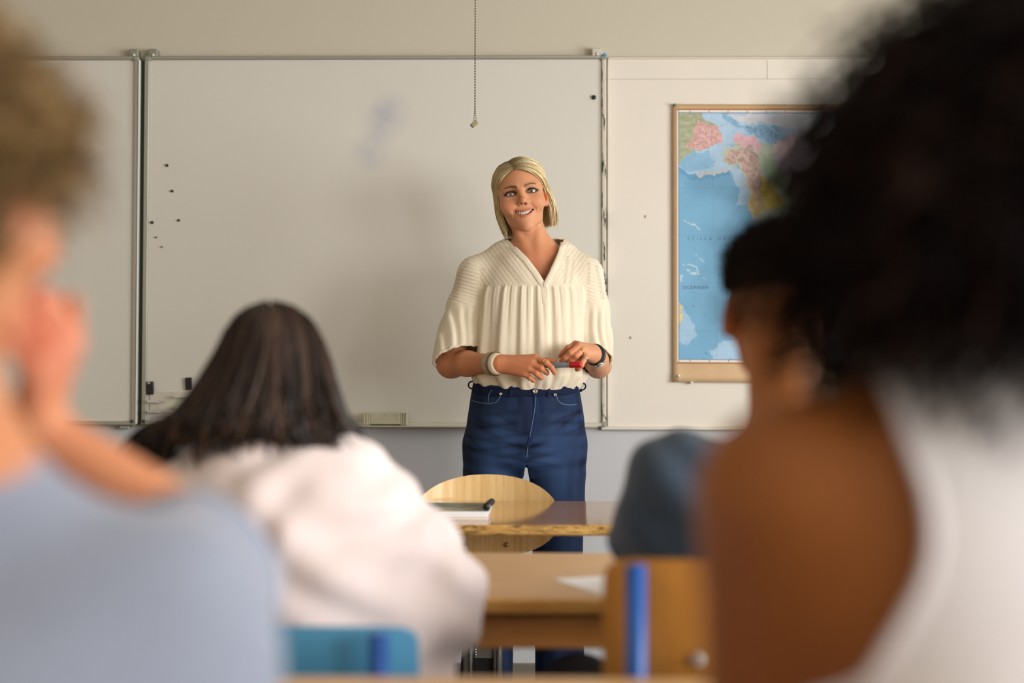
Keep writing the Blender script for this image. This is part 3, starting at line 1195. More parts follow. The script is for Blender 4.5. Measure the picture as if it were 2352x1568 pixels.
M_ink = mat('map_ink', (74, 106, 140), 0.6)
M_ink2 = mat('map_ink_green', (120, 150, 120), 0.6)
lettering('STILLA HAVET', 1579, 551, 9, 2.3, M_ink, t)
lettering('OCEANIEN', 1567, 664, 11, 1.15, M_ink, t)
lettering('KANADA', 1791, 436, 22, 1.0, M_ink2, t)
# pins
for (px_, py_, c_, lab) in ((1549, 239, (60, 120, 96), 'green push pin'), (1558, 864, (232, 228, 220), 'white push pin'), (1587, 879, (226, 222, 214), 'white push pin at the lower edge')):
    x, z = mapxy(px_, py_)
    o = MB().lathe([(0.005, 0), (0.0045, -0.004), (0.003, -0.006), (0.0045, -0.011), (0.004, -0.012)], (x, YM + 0.004, z), (0, 1, 0), 12).build('push_pin', mat('pin_plastic', c_, 0.3), t, True)
    o['label'] = lab

# ------------------------------------------------------------------ desks
M_top = wood('desk_veneer', (178, 126, 66), (202, 154, 92), 0.10, (2.5, 26, 26), coat=0.35)
M_top2 = wood('desk_veneer_matt', (196, 154, 108), (210, 170, 122), 0.42, (2.5, 26, 26))
M_edge = wood('desk_edge_wood', (196, 138, 62), (220, 168, 92), 0.4, (3, 30, 30))
M_edge_w = wood('desk_edge_worn', (200, 148, 76), (224, 178, 104), 0.45, (3, 30, 30), worn=(44, 34, 20))
M_apron = wood('desk_apron_wood', (196, 128, 62), (214, 148, 78), 0.4, (3, 26, 26))
M_chrome = mat('chrome_tube', (200, 200, 198), 0.18, 1.0)
M_grey = mat('grey_steel', (120, 116, 106), 0.4, 0.5)
M_black = mat('black_plastic', (14, 14, 15), 0.5)
M_blue = mat('blue_tube_paint', (24, 82, 160), 0.4)
M_foot = mat('rubber_foot', (30, 30, 30), 0.7)
H_DESK = 0.72


def desk(name, label, x0, x1, y0, y1, m_top, m_edge, apron, zt_=H_DESK):
    t = empty(name, ((x0 + x1) / 2, (y0 + y1) / 2, 0), label, 'desk')
    MB().box((x0, y0 + 0.012, zt_ - 0.024), (x1, y1, zt_), 0.001).build('tabletop', m_top, t)
    shade_auto(MB().box((x0, y0, zt_ - 0.025), (x1, y0 + 0.0118, zt_ - 0.0002), 0.004).build('front_edge', m_edge, t))
    if apron:
        MB().box((x0 + 0.04, y0 + 0.045, zt_ - 0.024 - apron[1]), (x1 - 0.04, y0 + 0.067, zt_ - 0.024 - apron[0]), 0.002).build('apron', M_apron, t)
        MB().box((x0 + 0.04, y0 + 0.067, zt_ - 0.026 - apron[1]), (x1 - 0.04, y1 - 0.06, zt_ - 0.014 - apron[1]), 0.002).build('book_shelf', M_apron, t)
        MB().box((x0 + 0.03, y0 + 0.08, zt_ - 0.024 - apron[1]), (x0 + 0.045, y1 - 0.07, zt_ - 0.024)).build('shelf_side', M_apron, t)
        MB().box((x1 - 0.045, y0 + 0.08, zt_ - 0.024 - apron[1]), (x1 - 0.03, y1 - 0.07, zt_ - 0.024)).build('shelf_side', M_apron, t)
    for xx in (x0 + 0.06, x1 - 0.06):
        for yy in (y0 + 0.09, y1 - 0.08):
            l = MB().tube([(xx, yy, 0.012), (xx, yy, zt_ - 0.024)], 0.014, 14).build('leg', M_blue, t, True)
            MB().lathe([(0.017, 0), (0.017, 0.02), (0.0145, 0.024)], (xx, yy, 0), (0, 0, 1), 14).build('rubber_foot', M_foot, l, True)
    return t


def on_plane(px, py, z):
    d = RMn @ np.array([(px - 1176.0) / FPX, (784.0 - py) / FPX + SHIFT_Y * 2352.0 / FPX, -1.0])
    return CAM_POS + d * ((z - CAM_POS[2]) / d[2])


# front row: the teacher-side desk
dY = lambda py: float((on_plane(1176, py, H_DESK))[1])
yb1, yf1 = dY(1150), dY(1206)
zf = H_DESK
xA, xB_ = P(880, 1205, yf1)[0] - 0.45, P(1500, 1205, yf1)[0] + 0.30
d1 = desk('school_desk', 'front desk with glossy wooden top, dark worn front edge and closed booklets', xA, xB_, yf1, yb1, M_top, M_edge_w, None)
# middle row
yf2, yb2 = dY(1376), dY(1269)
x0, x1 = P(640, 1380, yf2)[0] - 0.55, P(1500, 1380, yf2)[0] + 0.55
d2 = desk('school_desk', 'middle desk with dull brown top and wooden apron, white sheet lying on it', x0, x1, yf2, yb2, M_top2, M_edge, (0.012, 0.065))
# own row: only its far edge shows at the bottom of the picture
yb3 = dY(1555)
yf3 = yb3 - 0.53
x0, x1 = P(700, 1556, yb3)[0] - 0.45, P(1650, 1556, yb3)[0] + 0.60
d3 = desk('school_desk', 'nearest desk, only its far top edge showing along the bottom', x0, x1, yf3, yb3, M_top2, M_edge, (0.012, 0.065), H_DESK)

# booklets, pen and card on the front desk
M_page = mat('white_paper', (246, 245, 246), 0.7)
cov = bpy.data.materials.new('booklet_cover')
cov.use_nodes = True
nt = cov.node_tree
tc = nt.nodes.new('ShaderNodeTexCoord')
n = nt.nodes.new('ShaderNodeTexNoise')
n.inputs['Scale'].default_value = 7
n.inputs['Detail'].default_value = 4
r = nt.nodes.new('ShaderNodeValToRGB')
r.color_ramp.elements[0].color = rgba((28, 96, 100))
r.color_ramp.elements[1].color = rgba((196, 176, 132))
r.color_ramp.elements[0].position = 0.50
r.color_ramp.elements[1].position = 0.64
nt.links.new(tc.outputs['Object'], n.inputs['Vector'])
nt.links.new(n.outputs['Fac'], r.inputs['Fac'])
nt.links.new(r.outputs['Color'], nt.nodes['Principled BSDF'].inputs['Base Color'])
nt.nodes['Principled BSDF'].inputs['Roughness'].default_value = 0.25
M_pinkcover = mat('pale_pink_cover', (214, 190, 170), 0.5)
YK = dY(1194)
rb = on_plane(1122, 1194, H_DESK)


def booklet(label, x1_, y0, w_, d_, z0, h_, cover, rz):
    t_ = empty('booklet', (x1_ - w_ / 2, y0 + d_ / 2, z0), label, 'booklet', 'booklets on the front desk', rz)
    M_ = None
    MB().box((-w_ / 2, -d_ / 2, 0.0012), (w_ / 2 - 0.002, d_ / 2, h_ - 0.0012), 0.0005).build('pages', M_page, t_, local=True)
    MB().box((-w_ / 2, -d_ / 2 - 0.001, h_ - 0.0012), (w_ / 2, d_ / 2, h_)).build('front_cover', cover, t_, local=True)
    MB().box((-w_ / 2, -d_ / 2 - 0.001, 0), (w_ / 2, d_ / 2, 0.0012)).build('back_cover', cover if cover is M_pinkcover else M_page, t_, local=True)
    return t_


booklet('bottom booklet of the stack on the front desk, pinkish cover', rb[0] - 0.0005, YK, 0.30, 0.215, H_DESK, 0.007, M_pinkcover, 0.0)
booklet('middle booklet of the stack on the front desk, white pages showing', rb[0] - 0.004, YK + 0.005, 0.295, 0.21, H_DESK + 0.007, 0.008, M_page, 0.01)
booklet('top booklet of the stack with a glossy teal and tan cover', rb[0] + 0.002, YK + 0.010, 0.295, 0.21, H_DESK + 0.015, 0.007, cov, -0.01)
pa = (rb[0], YK + 0.03)
pen = empty('marker_pen', (pa[0], pa[1], H_DESK + 0.022), 'black marker pen clipped at the right end of the booklets', 'pen')
a_ = np.array([rb[0] - 0.007, YK + 0.02, H_DESK + 0.031])
b_ = np.array([rb[0] + 0.003, YK + 0.16, H_DESK + 0.031])
dr = b_ - a_
MB().lathe([(0.002, 0), (0.0085, 0.002), (0.009, 0.02), (0.009, 0.13), (0.0085, 0.139), (0.003, 0.141)], a_, dr, 16).build('pen_barrel', M_black, pen, True)
MB().box((a_[0] + 0.0088, a_[1] + 0.01, a_[2] - 0.002), (a_[0] + 0.0102, a_[1] + 0.07, a_[2] + 0.003), 0.0005).build('pen_clip', mat('pen_clip_pink', (226, 196, 200), 0.3), pen)
# standing white folded card, half hidden by the pink shoulder
YD = yf1 + 0.30
ca = P(906, 1140, YD)
card = empty('folded_card', (ca[0] - 0.05, YD, H_DESK), 'white folded card standing on the front desk beside the pink shoulder', 'card')
zc1 = float(P(900, 1063, YD)[2])
zc0 = float(P(900, 1078, YD)[2])
for (dx, dz, yy0, yy1) in ((0.0, zc0, YD - 0.04, YD), (-0.004, zc1, YD + 0.04, YD)):
    V = [(ca[0] - 0.11, yy0, H_DESK), (ca[0] + dx, yy0, H_DESK), (ca[0] + dx, yy1, dz), (ca[0] - 0.11, yy1, dz - 0.03)]
    V2 = [(v[0], v[1] + 0.0015, v[2]) for v in V]
    obj('card_leaf', V + V2, [(0, 1, 2, 3), (7, 6, 5, 4), (0, 4, 5, 1), (1, 5, 6, 2), (2, 6, 7, 3), (3, 7, 4, 0)], M_page, card, False)
# sheet of paper on the middle desk
pts = [(1272, 1330), (1420, 1306), (1520, 1360), (1395, 1374)]


k0 = on_plane(1272, 1331, H_DESK)
k1 = on_plane(1398, 1372, H_DESK)
e1 = (k1 - k0)[:2]
e1 = e1 / np.linalg.norm(e1)
e2 = np.array([-e1[1], e1[0]])
V = []
for z in (H_DESK + 0.0004, H_DESK + 0.0016):
    for (u, v) in ((0, 0), (0.297, 0), (0.297, 0.21), (0, 0.21)):
        q = k0[:2] + e1 * u + e2 * v
        V.append((q[0], q[1], z))
o = obj('paper_sheet', V, [(3, 2, 1, 0), (4, 5, 6, 7), (0, 1, 5, 4), (1, 2, 6, 5), (2, 3, 7, 6), (3, 0, 4, 7)], M_page, None, False)
tag(o, 'white sheet of paper lying askew on the middle desk', 'paper')

# ------------------------------------------------------------------ chairs


def plate(W, H, bow, n=28, m=16, pw=2.6, th=0.009):
    """bent plywood back: superellipse outline, hollow towards -y"""
    V, F = [], []
    for s_ in (0, 1):
        for i in range(m + 1):
            rr = i / m
            for k in range(n):
                an = 2 * PI * k / n
                c_, s2 = math.cos(an), math.sin(an)
                x = W / 2 * rr * math.copysign(abs(c_) ** (2 / pw), c_)
                z = H / 2 * rr * math.copysign(abs(s2) ** (2 / pw), s2)
                V.append((x, -bow * (2 * x / W) ** 2 + (th if s_ else 0), z))
    b = (m + 1) * n
    for i in range(m):
        for k in range(n):
            k2 = (k + 1) % n
            F.append((i * n + k, i * n + k2, (i + 1) * n + k2, (i + 1) * n + k))
            F.append((b + i * n + k, b + (i + 1) * n + k, b + (i + 1) * n + k2, b + i * n + k2))
    for k in range(n):
        k2 = (k + 1) % n
        F.append((m * n + k, m * n + k2, b + m * n + k2, b + m * n + k))
    return np.array(V), F


def school_chair(loc, label, seat_z, back_z0, back_z1, W, m_back, m_seat, rz=0.0, post=0.138, screw=True):
    """chair that looks along +y; origin on the floor below the back rest"""
    t = empty('school_chair', loc, label, 'chair', None, rz)
    H = back_z1 - back_z0
    V, F = plate(W, H, -0.03, pw=10.0)
    V = V + np.array([0, -0.004, (back_z0 + back_z1) / 2])
    o = shade_auto(obj('backrest', V, F, m_back, t, True, local=True))
    for sx in (-1, 1):
        xx = sx * post
        pts = [(xx, -0.028, back_z1 - 0.003), (xx, -0.028, back_z0), (xx, -0.015, seat_z + 0.12), (xx, 0.015, seat_z + 0.04), (xx, 0.04, seat_z - 0.012), (xx, 0.30, seat_z - 0.014)]
        MB().tube(np.array(pts) + [0, 0.004, 0], 0.0135, 14).build('back_post', M_blue, t, True, local=True)
        if screw:
            for zz in (back_z0 + 0.05, back_z1 - 0.07):
                pass
            MB().lathe([(0.008, 0), (0.008, -0.004), (0.003, -0.006)], (sx * 0.058, -0.004, back_z0 + 0.09), (0, 1, 0), 12).build('screw_cap', mat('pale_screw_cap', (190, 186, 180), 0.4), t, True, local=True)
        for (yy_, ya, nm) in ((0.06, 0.01, 'rear'), (0.33, 0.38, 'front')):
            l = MB().tube([(xx, yy_, seat_z - 0.014), (xx * 1.28, ya, 0.012)], 0.0115, 12).build('leg', M_blue, t, True, local=True)
            MB().lathe([(0.015, 0), (0.015, 0.02), (0.012, 0.025)], (xx * 1.28, ya, 0), (0, 0, 1), 12).build('rubber_foot', M_foot, l, True, local=True)
    V, F = plate(0.40, 0.38, 0.0, pw=5.0)
    V = np.stack([V[:, 0], V[:, 2] + 0.21, seat_z + V[:, 1] - 0.0 + 0.012 * (V[:, 2] / 0.2) ** 2], 1)
    shade_auto(obj('seat', V, F, m_seat, t, True, local=True))
    return t


M_bluesheet = mat('light_blue_laminate', (84, 156, 196), 0.45, noise=0.03, nscale=8)
M_ply = wood('chair_plywood', (160, 104, 34), (184, 126, 48), 0.45, (6, 6, 1.0))
M_ply_seat = wood('chair_seat_plywood', (160, 104, 34), (184, 126, 48), 0.45, (26, 2, 8))
# blue chair of the girl in pink, wooden chair of the boy in navy
yg = 1.90
cg = P(640, 1435, yg)
gz1 = float(P(800, 1440, yg)[2])
chair_g = school_chair((cg[0], yg, 0), 'school chair with a light blue back, behind the pink sweatshirt', 0.44, gz1 - 0.19, gz1, 0.37, M_bluesheet, M_bluesheet, -0.05)
yb_ = 1.83
cb = P(1706, 1300, yb_)
bz1 = float(P(1500, 1286, yb_)[2])
chair_b = school_chair((cb[0], yb_, 0), 'wooden school chair with a blue tube, behind the boy in navy', 0.44, bz1 - 0.215, bz1, 0.355, M_ply, M_ply_seat)

# empty chair at the front desk: oval bent plywood back
M_ply2 = wood('oval_back_plywood', (218, 176, 112), (238, 206, 150), 0.28, (22, 8, 1.2), coat=0.25)
yo = 4.13
ce = P(1119, 1185, yo)
tE = empty('oval_back_chair', (ce[0], yo, 0), 'empty chair with an oval bent plywood back at the front desk', 'chair')
WE = float(P(1284, 1180, yo)[0] - P(953, 1180, yo)[0])
z1e, z0e = float(P(1119, 1089, yo)[2]), float(P(1119, 1279, yo)[2])
V, F = plate(WE, z1e - z0e, 0.055, pw=2.15, n=56)
V = V + np.array([ce[0], yo - 0.0, (z0e + z1e) / 2])
ob = shade_auto(obj('backrest', V, F, M_ply2, tE, True))
for (sx_, sy_) in ((1069, 1247), (1163, 1250)):
    s = P(sx_, sy_, yo)
    yq = yo - 0.055 * (2 * (s[0] - ce[0]) / WE) ** 2
    MB().lathe([(0.0075, 0), (0.0075, -0.003), (0.003, -0.004)], (s[0], yq, s[2]), (0, 1, 0), 14).build('bolt', mat('brass_bolt', (176, 140, 92), 0.35, 0.9), ob, True)
# twin chrome posts carry the back and the seat
yy = yo + 0.030
cx0, cx1 = float(P(1077, 1500, yy)[0]), float(P(1143, 1500, yy)[0])
for xx, sx in ((cx0, -1), (cx1, 1)):
    l = MB().tube([(xx, yy, 0.03), (xx, yy, z0e + 0.15)], 0.0165, 18).build('back_post', M_chrome, tE, True)
    zc = P(1077, 1472, yy)[2]
    MB().lathe([(0.008, 0), (0.008, 0.006), (0.005, 0.010)], (xx + sx * 0.0155, yy - 0.003, zc), (sx, 0, 0), 12).build('post_screw', mat('brass_screw', (190, 160, 110), 0.3, 0.9), l, True)
za, zb_ = float(P(1110, 1511, yy)[2]), float(P(1110, 1477, yy)[2])
pl = MB().box((cx0 + 0.0165, yy - 0.004, za), (cx1 - 0.0165, yy + 0.004, zb_), 0.001).build('post_plate', M_grey, tE)
for k in (0.25, 0.42, 0.6):
    MB().sphere((cx0 + 0.0195, yy - 0.005, za + (zb_ - za) * k), 0.0034).build('weld_bead', M_chrome, pl, True)
MB().box((cx0 + 0.0165, yy + 0.006, 0.03), (cx1 - 0.0165, yy + 0.014, za + 0.01), 0.001).build('post_cover', M_black, tE)
MB().box((cx0 - 0.02, yo - 0.40, 0.0), (cx1 + 0.02, yo + 0.07, 0.03), 0.01).build('base', M_black, tE)
MB().box((cx0 - 0.17, yo - 0.40, 0.0), (cx1 + 0.17, yo - 0.34, 0.03), 0.01).build('base_bar', M_black, tE)
MB().box((cx0 - 0.17, yo + 0.0, 0.0), (cx1 + 0.17, yo + 0.06, 0.03), 0.01).build('base_bar', M_black, tE)
MB().box((cx0 - 0.01, yo - 0.36, 0.405), (cx1 + 0.01, yy - 0.012, 0.435), 0.004).build('seat_bracket', M_grey, tE)
V, F = plate(0.42, 0.40, 0.0, pw=2.6)
V = np.stack([V[:, 0] + ce[0], V[:, 2] + yo - 0.22, 0.445 + V[:, 1] + 0.02 * (V[:, 2] / 0.2) ** 2], 1)
shade_auto(obj('seat', V, F, M_ply2, tE, True))
# ------------------------------------------------------------------ people: shared anatomy
M_skin = mat('skin', rough=0.48, attr='Col', sss=0.12, noise=0.03, nscale=60, bump=0.08, bscale=500, spec=0.28)
M_eye = mat('eye_surface', rough=0.08, attr='Col', coat=0.5)
M_teeth = mat('teeth', (236, 228, 214), 0.25)
M_hair = mat('hair', rough=0.42, attr='Col', spec=0.4)
M_hair_matt = mat('hair_matt', rough=0.8, attr='Col', spec=0.15)


def head_ops(F, H, smile=0.0, female=True, k=1.0):
    """skull, face, ears and neck root in the head frame H (origin between the ears at eye height)"""
    s, R = H.sc, H.R
    E = lambda c, r, k_=0.02, m='+', rot=None: F.ell(H(*c), np.array(r) * s, R if rot is None else R @ rot, k_ * s, m)
    Cn = lambda a, b, ra, rb, k_=0.012, m='+': F.cone(H(*a), H(*b), ra * s, rb * s, k_ * s, m)
    E((0, -0.018, 0.028), (0.0715, 0.092, 0.082), 0.02)                 # skull
    E((0, 0.022, 0.004), (0.064, 0.068, 0.070), 0.03)                   # forehead, orbit block
    E((0, 0.026, -0.044), (0.047, 0.056, 0.066), 0.03)                  # mid face
    for sx in (-1, 1):
        Cn((sx * 0.053, 0.000, -0.036), (sx * 0.037, 0.026, -0.077), 0.014, 0.012, 0.022)   # jaw angle
        Cn((sx * 0.037, 0.026, -0.077), (sx * 0.009, 0.066, -0.101), 0.012, 0.0115, 0.020)
        E((sx * 0.044, 0.056, -0.030), (0.022, 0.022, 0.019), 0.03)     # cheek bone
        if smile:
            E((sx * 0.0405, 0.062, -0.040), (0.0185, 0.0145, 0.0155), 0.022)
    E((0, 0.070, -0.103), (0.0155, 0.0155, 0.0140), 0.018)               # chin
    E((0, 0.052, -0.072), (0.034, 0.030, 0.026), 0.025)                 # muzzle
    for sx in (-1, 1):
        Cn((sx * 0.012, 0.0800, 0.0155), (sx * 0.046, 0.0655, 0.0185), 0.0085, 0.0065, 0.016)   # brow ridge
        E((sx * 0.0320, 0.0925, 0.0), (0.0195, 0.0185, 0.0120), 0.014, '-')                  # socket
        E((sx * 0.0325, 0.0655, 0.0), (0.0152, 0.0142, 0.0140), 0.006)                          # lids
        E((sx * 0.0335, 0.082, -0.0005 - 0.0007 * smile), (0.0132, 0.0150, 0.0056 - 0.0016 * smile), 0.0028, '-')
    # nose
    Cn((0, 0.0810, 0.008), (0, 0.1020, -0.0265), 0.0062, 0.0080, 0.012)
    E((0, 0.1040, -0.0295), (0.0088, 0.0095, 0.0080), 0.010)
    for sx in (-1, 1):
        E((sx * 0.0115, 0.0890, -0.0330), (0.0066, 0.0105, 0.0066), 0.007)
        E((sx * 0.0066, 0.0990, -0.0388), (0.0030, 0.0046, 0.0030), 0.003, '-')
    # mouth
    if smile:
        xs = np.linspace(-1, 1, 9)
        up = [(0.0305 * u, 0.0850 - 0.0195 * u * u, -0.0590 + 0.0075 * u * u) for u in xs]
        lo = [(0.0305 * u, 0.0835 - 0.0190 * u * u, -0.0735 + 0.0215 * u * u) for u in xs]
        for a, b, u in zip(up[:-1], up[1:], xs[:-1]):
            w = 0.0046 * (1 - 0.5 * abs(u + 1 / 8))
            Cn(a, b, w, w, 0.006)
        for a, b, u in zip(lo[:-1], lo[1:], xs[:-1]):
            w = 0.0062 * (1 - 0.6 * abs(u + 1 / 8))
            Cn(a, b, w, w, 0.006)
        for u in np.linspace(-0.76, 0.76, 9):
            hh = 0.0060 * (1 - 0.74 * u * u)
            E((0.0295 * u, 0.0800 - 0.0185 * u * u, -0.0660 + 0.0138 * u * u), (0.0066, 0.013, hh), 0.0025, '-')
        for sx in (-1, 1):
            a = (sx * 0.0205, 0.0895, -0.0420)
            b = (sx * 0.0335, 0.0800, -0.0570)
            c = (sx * 0.0350, 0.0750, -0.0700)
            Cn(a, b, 0.0003, 0.0010, 0.009, '-')
            Cn(b, c, 0.0010, 0.0002, 0.009, '-')
    else:
        Cn((-0.020, 0.0770, -0.0660), (0, 0.0850, -0.0650), 0.0034, 0.0046, 0.006)
        Cn((0.020, 0.0770, -0.0660), (0, 0.0850, -0.0650), 0.0034, 0.0046, 0.006)
        Cn((-0.018, 0.0760, -0.0730), (0, 0.0835, -0.0745), 0.0036, 0.0054, 0.006)
        Cn((0.018, 0.0760, -0.0730), (0, 0.0835, -0.0745), 0.0036, 0.0054, 0.006)
        Cn((-0.023, 0.080, -0.0695), (0.023, 0.080, -0.0695), 0.0012, 0.0012, 0.003, '-')
    # ears
    for sx in (-1, 1):
        a = 0.30
        rot = np.array(Matrix.Rotation(sx * -a, 3, 'Z')) @ np.array(Matrix.Rotation(0.2, 3, 'X'))
        E((sx * 0.0760, -0.014, -0.012), (0.0065, 0.0185, 0.0310), 0.008, '+', rot)
        E((sx * 0.0835, -0.012, -0.006), (0.0060, 0.0105, 0.0190), 0.005, '-', rot)
        E((sx * 0.0735, -0.004, -0.036), (0.0060, 0.0080, 0.0090), 0.008)


def face_colours(V, H, skin, lips, brow, lash, hairc=None, hairline=None, makeup=0.5, blush=0.3):
    """colour of each point of a head: skin, lips, brows, lash line, scalp"""
    L = H.loc(V)
    x, y, z = L.T
    skin = lin(skin)
    col = np.tile(skin, (len(V), 1))
    front = (y > 0.03) & (np.linalg.norm(L, axis=1) < 0.2)

    def mix(m, c):
        nonlocal col
        m = np.clip(m, 0, 1)[:, None]
        col = col * (1 - m) + lin(c) * m
    # blush on cheeks, nose tip, ears; ear red deepened to paint in backlight
    for sx in (-1, 1):
        mix(np.exp(-(((x - sx * 0.044) / 0.018) ** 2 + ((z + 0.034) / 0.016) ** 2)) * blush * front, (214, 120, 90))
        mix(np.exp(-((x - sx * 0.078) / 0.007) ** 2 - ((z + 0.015) / 0.03) ** 2) * 0.6 * (y < 0.03) * (np.abs(y + .01) < .04), (216, 104, 70))
    mix(np.exp(-((x / 0.012) ** 2 + ((z + 0.030) / 0.010) ** 2)) * 0.25 * front, (206, 112, 86))
    # nostrils
    for sx in (-1, 1):
        mix(np.exp(-(((x - sx * 0.0064) / 0.0031) ** 2 + ((z + 0.0380) / 0.0028) ** 2) ** 2) * 0.9 * (y > 0.085), (70, 34, 24))
    # brows
    for sx in (-1, 1):
        u = (x * sx - 0.010) / 0.041
        zc = 0.0148 + 0.0066 * np.sin(np.clip(u, 0, 1) * 2.6)
        th = 0.0050 * (1 - 0.62 * np.clip(u, 0, 1)) + 0.0004
        m = sstep(u, -0.06, 0.08) * (1 - sstep(u, 0.88, 1.05)) * np.exp(-((z - zc) / th) ** 2 * 1.2)
        mix(m * 0.95 * front, brow)
    # lash line round the almond opening, eye shadow
    for sx in (-1, 1):
        dx, dz = (x - sx * 0.0335) / 0.0144, (z + 0.0006) / 0.0054
        q = np.sqrt(dx * dx + dz * dz)
        edge = np.exp(-((q - 1.10) / 0.36) ** 2)
        wing = np.exp(-(((x - sx * 0.0490) / 0.0050) ** 2 + ((z - 0.0008) / 0.0025) ** 2))
        mix(np.clip(edge * (0.9 + 0.4 * (z > 0)) + wing * 0.8, 0, 1) * makeup * front, lash)
        sh = np.exp(-(((x - sx * 0.034) / 0.016) ** 2 + ((z - 0.0085) / 0.0050) ** 2))
        mix(sh * 0.55 * makeup * front, (120, 80, 52))
        mix(np.exp(-(((x - sx * 0.020) / 0.006) ** 2 + ((z - 0.004) / 0.008) ** 2)) * 0.35 * makeup * front, (120, 74, 46))
    # lips
    dx = x / 0.0330
    zc = -0.0662 + 0.0155 * dx * dx
    hh = 0.0118 * np.sqrt(np.clip(1 - dx * dx, 0, 1)) + 1e-6
    q = np.abs(z - zc) / hh
    m = (1 - sstep(q, 0.86, 1.10)) * (1 - sstep(np.abs(dx), 0.80, 0.97))
    mix(m * 0.72 * (y > 0.055) * front, lips)
    mix((np.abs(z - zc) < 0.5 * hh) * (y < 0.0795 - 0.016 * dx * dx) * (np.abs(dx) < 0.95) * (y > 0.05), (58, 22, 18))
    if hairc is not None:
        mix(hairline(x, y, z), hairc)
    return col


def eyes_and_teeth(parent, H, iris, smile, gaze=(0, 1, 0)):
    s = H.sc
    for sx in (-1, 1):
        c = H(sx * 0.0325, 0.0655, 0.0)
        g = np.array([-sx * 0.03, 1, 0]) + np.array(gaze) - np.array([0, 1, 0])
        g = H.R @ (g / np.linalg.norm(g))
        th = np.linspace(0.0, PI, 34)
        th = np.concatenate([np.linspace(0.01, 0.62, 22), np.linspace(0.68, PI - 0.01, 14)])
        ph = np.linspace(0, 2 * PI, 28, endpoint=False)
        a = np.cross(g, [0, 0, 1.0])
        a /= np.linalg.norm(a)
        b = np.cross(g, a)
        V, Cc = [], []
        for t in th:
            for p in ph:
                V.append(c + 0.0126 * s * (math.cos(t) * g + math.sin(t) * (math.cos(p) * a + math.sin(p) * b)) * (1.0 if t > 0.5 else 1.015))
                if t < 0.20:
                    k = (10, 10, 10)
                elif t < 0.44:
                    k = np.array(iris) * (0.8 + 0.4 * abs(math.sin(p * 9)))
                elif t < 0.50:
                    k = np.array(iris) * 0.35
                else:
                    k = (232, 226, 220)
                Cc.append(np.clip(k, 0, 255))
        n = len(ph)
        F_ = [(i * n + k, i * n + (k + 1) % n, (i + 1) * n + (k + 1) % n, (i + 1) * n + k) for i in range(len(th) - 1) for k in range(n)]
        obj('eye', np.array(V), np.array(F_, np.int32), M_eye, parent, True, col=lin(np.array(Cc)))
    if smile:
        tb = MB()
        for row, (zz, hh, ww) in enumerate(((-0.0638, 0.0118, 0.0082),)):
            n = 10
            for i in range(n):
                u = (i - (n - 1) / 2) / ((n - 1) / 2)
                xx = u * 0.0262
                yy = 0.0770 - 0.0165 * u * u
                z0 = zz + 0.0115 * u * u + 0.0006 * ((i * 7) % 3 - 1)
                tb.sphere(H(xx, yy, z0), 1.0, 10, 7, np.array((ww * 0.56, 0.0040, hh * (0.58 - 0.10 * abs(u)))) * s)
        tb.build('teeth', M_teeth, parent, True)


def eyelashes(parent, H, colr):
    P_, r_ = [], []
    for sx in (-1, 1):
        for i in range(22):
            u = -1 + 2 * i / 21
            bx, bz = sx * 0.0335 + 0.0132 * u * sx, 0.0056 * math.sqrt(max(0, 1 - u * u * 0.92)) - 0.0003
            by = 0.0785 - 0.0075 * max(0, u) ** 2 - 0.002 * u * u
            p0 = np.array((bx, by, bz))
            out = np.array((sx * 0.0022 * u, 0.0045, 0.0030))
            P_.append([H(*p0), H(*(p0 + out * 0.6)), H(*(p0 + out + np.array((0, 0, 0.0016))))])
    V, F_, c = strands(np.array(P_), np.array([0.0006, 0.0005, 0.0002]) * H.sc, np.tile(lin(colr), (len(P_), 1)))
    o = obj('eyelashes', V, F_, M_hair, parent, True, col=c)
    o['kind'] = 'stuff'
    return o


def fingers_auto(F, W, d, n, t, s=1.0, curl=(0.5, 0.8, 0.5), thumb_in=0.6, spread=0.0):
    """relaxed hand: W wrist, d wrist->knuckles, n back of hand, t towards the thumb"""
    W, d, n, t = (np.array(v, float) for v in (W, d, n, t))
    d /= np.linalg.norm(d)
    n -= d * (n @ d)
    n /= np.linalg.norm(n)
    t -= d * (t @ d) + n * (t @ n)
    t /= np.linalg.norm(t)
    rows = [(0.026, 0.088, (0.043, 0.026, 0.020), 0.0086), (0.0085, 0.092, (0.047, 0.030, 0.021), 0.0088), (-0.0095, 0.087, (0.043, 0.028, 0.021), 0.0083), (-0.026, 0.079, (0.034, 0.021, 0.018), 0.0074)]
    for i, (o, L, seg, r) in enumerate(rows):
        k = W + (d * L + t * o + n * 0.002) * s
        F.cone(W + t * o * 0.55 * s + d * 0.01 * s, k, 0.0135 * s, 0.0105 * s, 0.012)
        dirv, p = d + t * (spread * (1.5 - i) * 0.1), k
        dirv = dirv / np.linalg.norm(dirv)
        nn = n.copy()
        rr = r * s
        for j, q in enumerate(seg):
            an = curl[j] * (1 + 0.08 * (i - 1.5))
            dirv, nn = dirv * math.cos(an) - nn * math.sin(an), nn * math.cos(an) + dirv * math.sin(an)
            p2 = p + dirv * q * s
            F.cone(p, p2, rr, rr * 0.90, 0.0035)
            p, rr = p2, rr * 0.90
    b = W + (d * 0.025 + t * 0.024 - n * 0.006) * s
    c = b + (d * 0.030 + t * 0.022 - n * 0.014 * thumb_in) * s
    e = c + (d * 0.030 + t * 0.006 - n * 0.014 * thumb_in) * s
    g = e + (d * 0.024 - t * 0.004 - n * 0.010 * thumb_in) * s
    F.cone(W + d * 0.012 * s + t * 0.008 * s, b, 0.016 * s, 0.014 * s, 0.012)
    F.cone(b, c, 0.0135 * s, 0.0110 * s, 0.006).cone(c, e, 0.0105 * s, 0.0092 * s, 0.004).cone(e, g, 0.0092 * s, 0.0072 * s, 0.004)


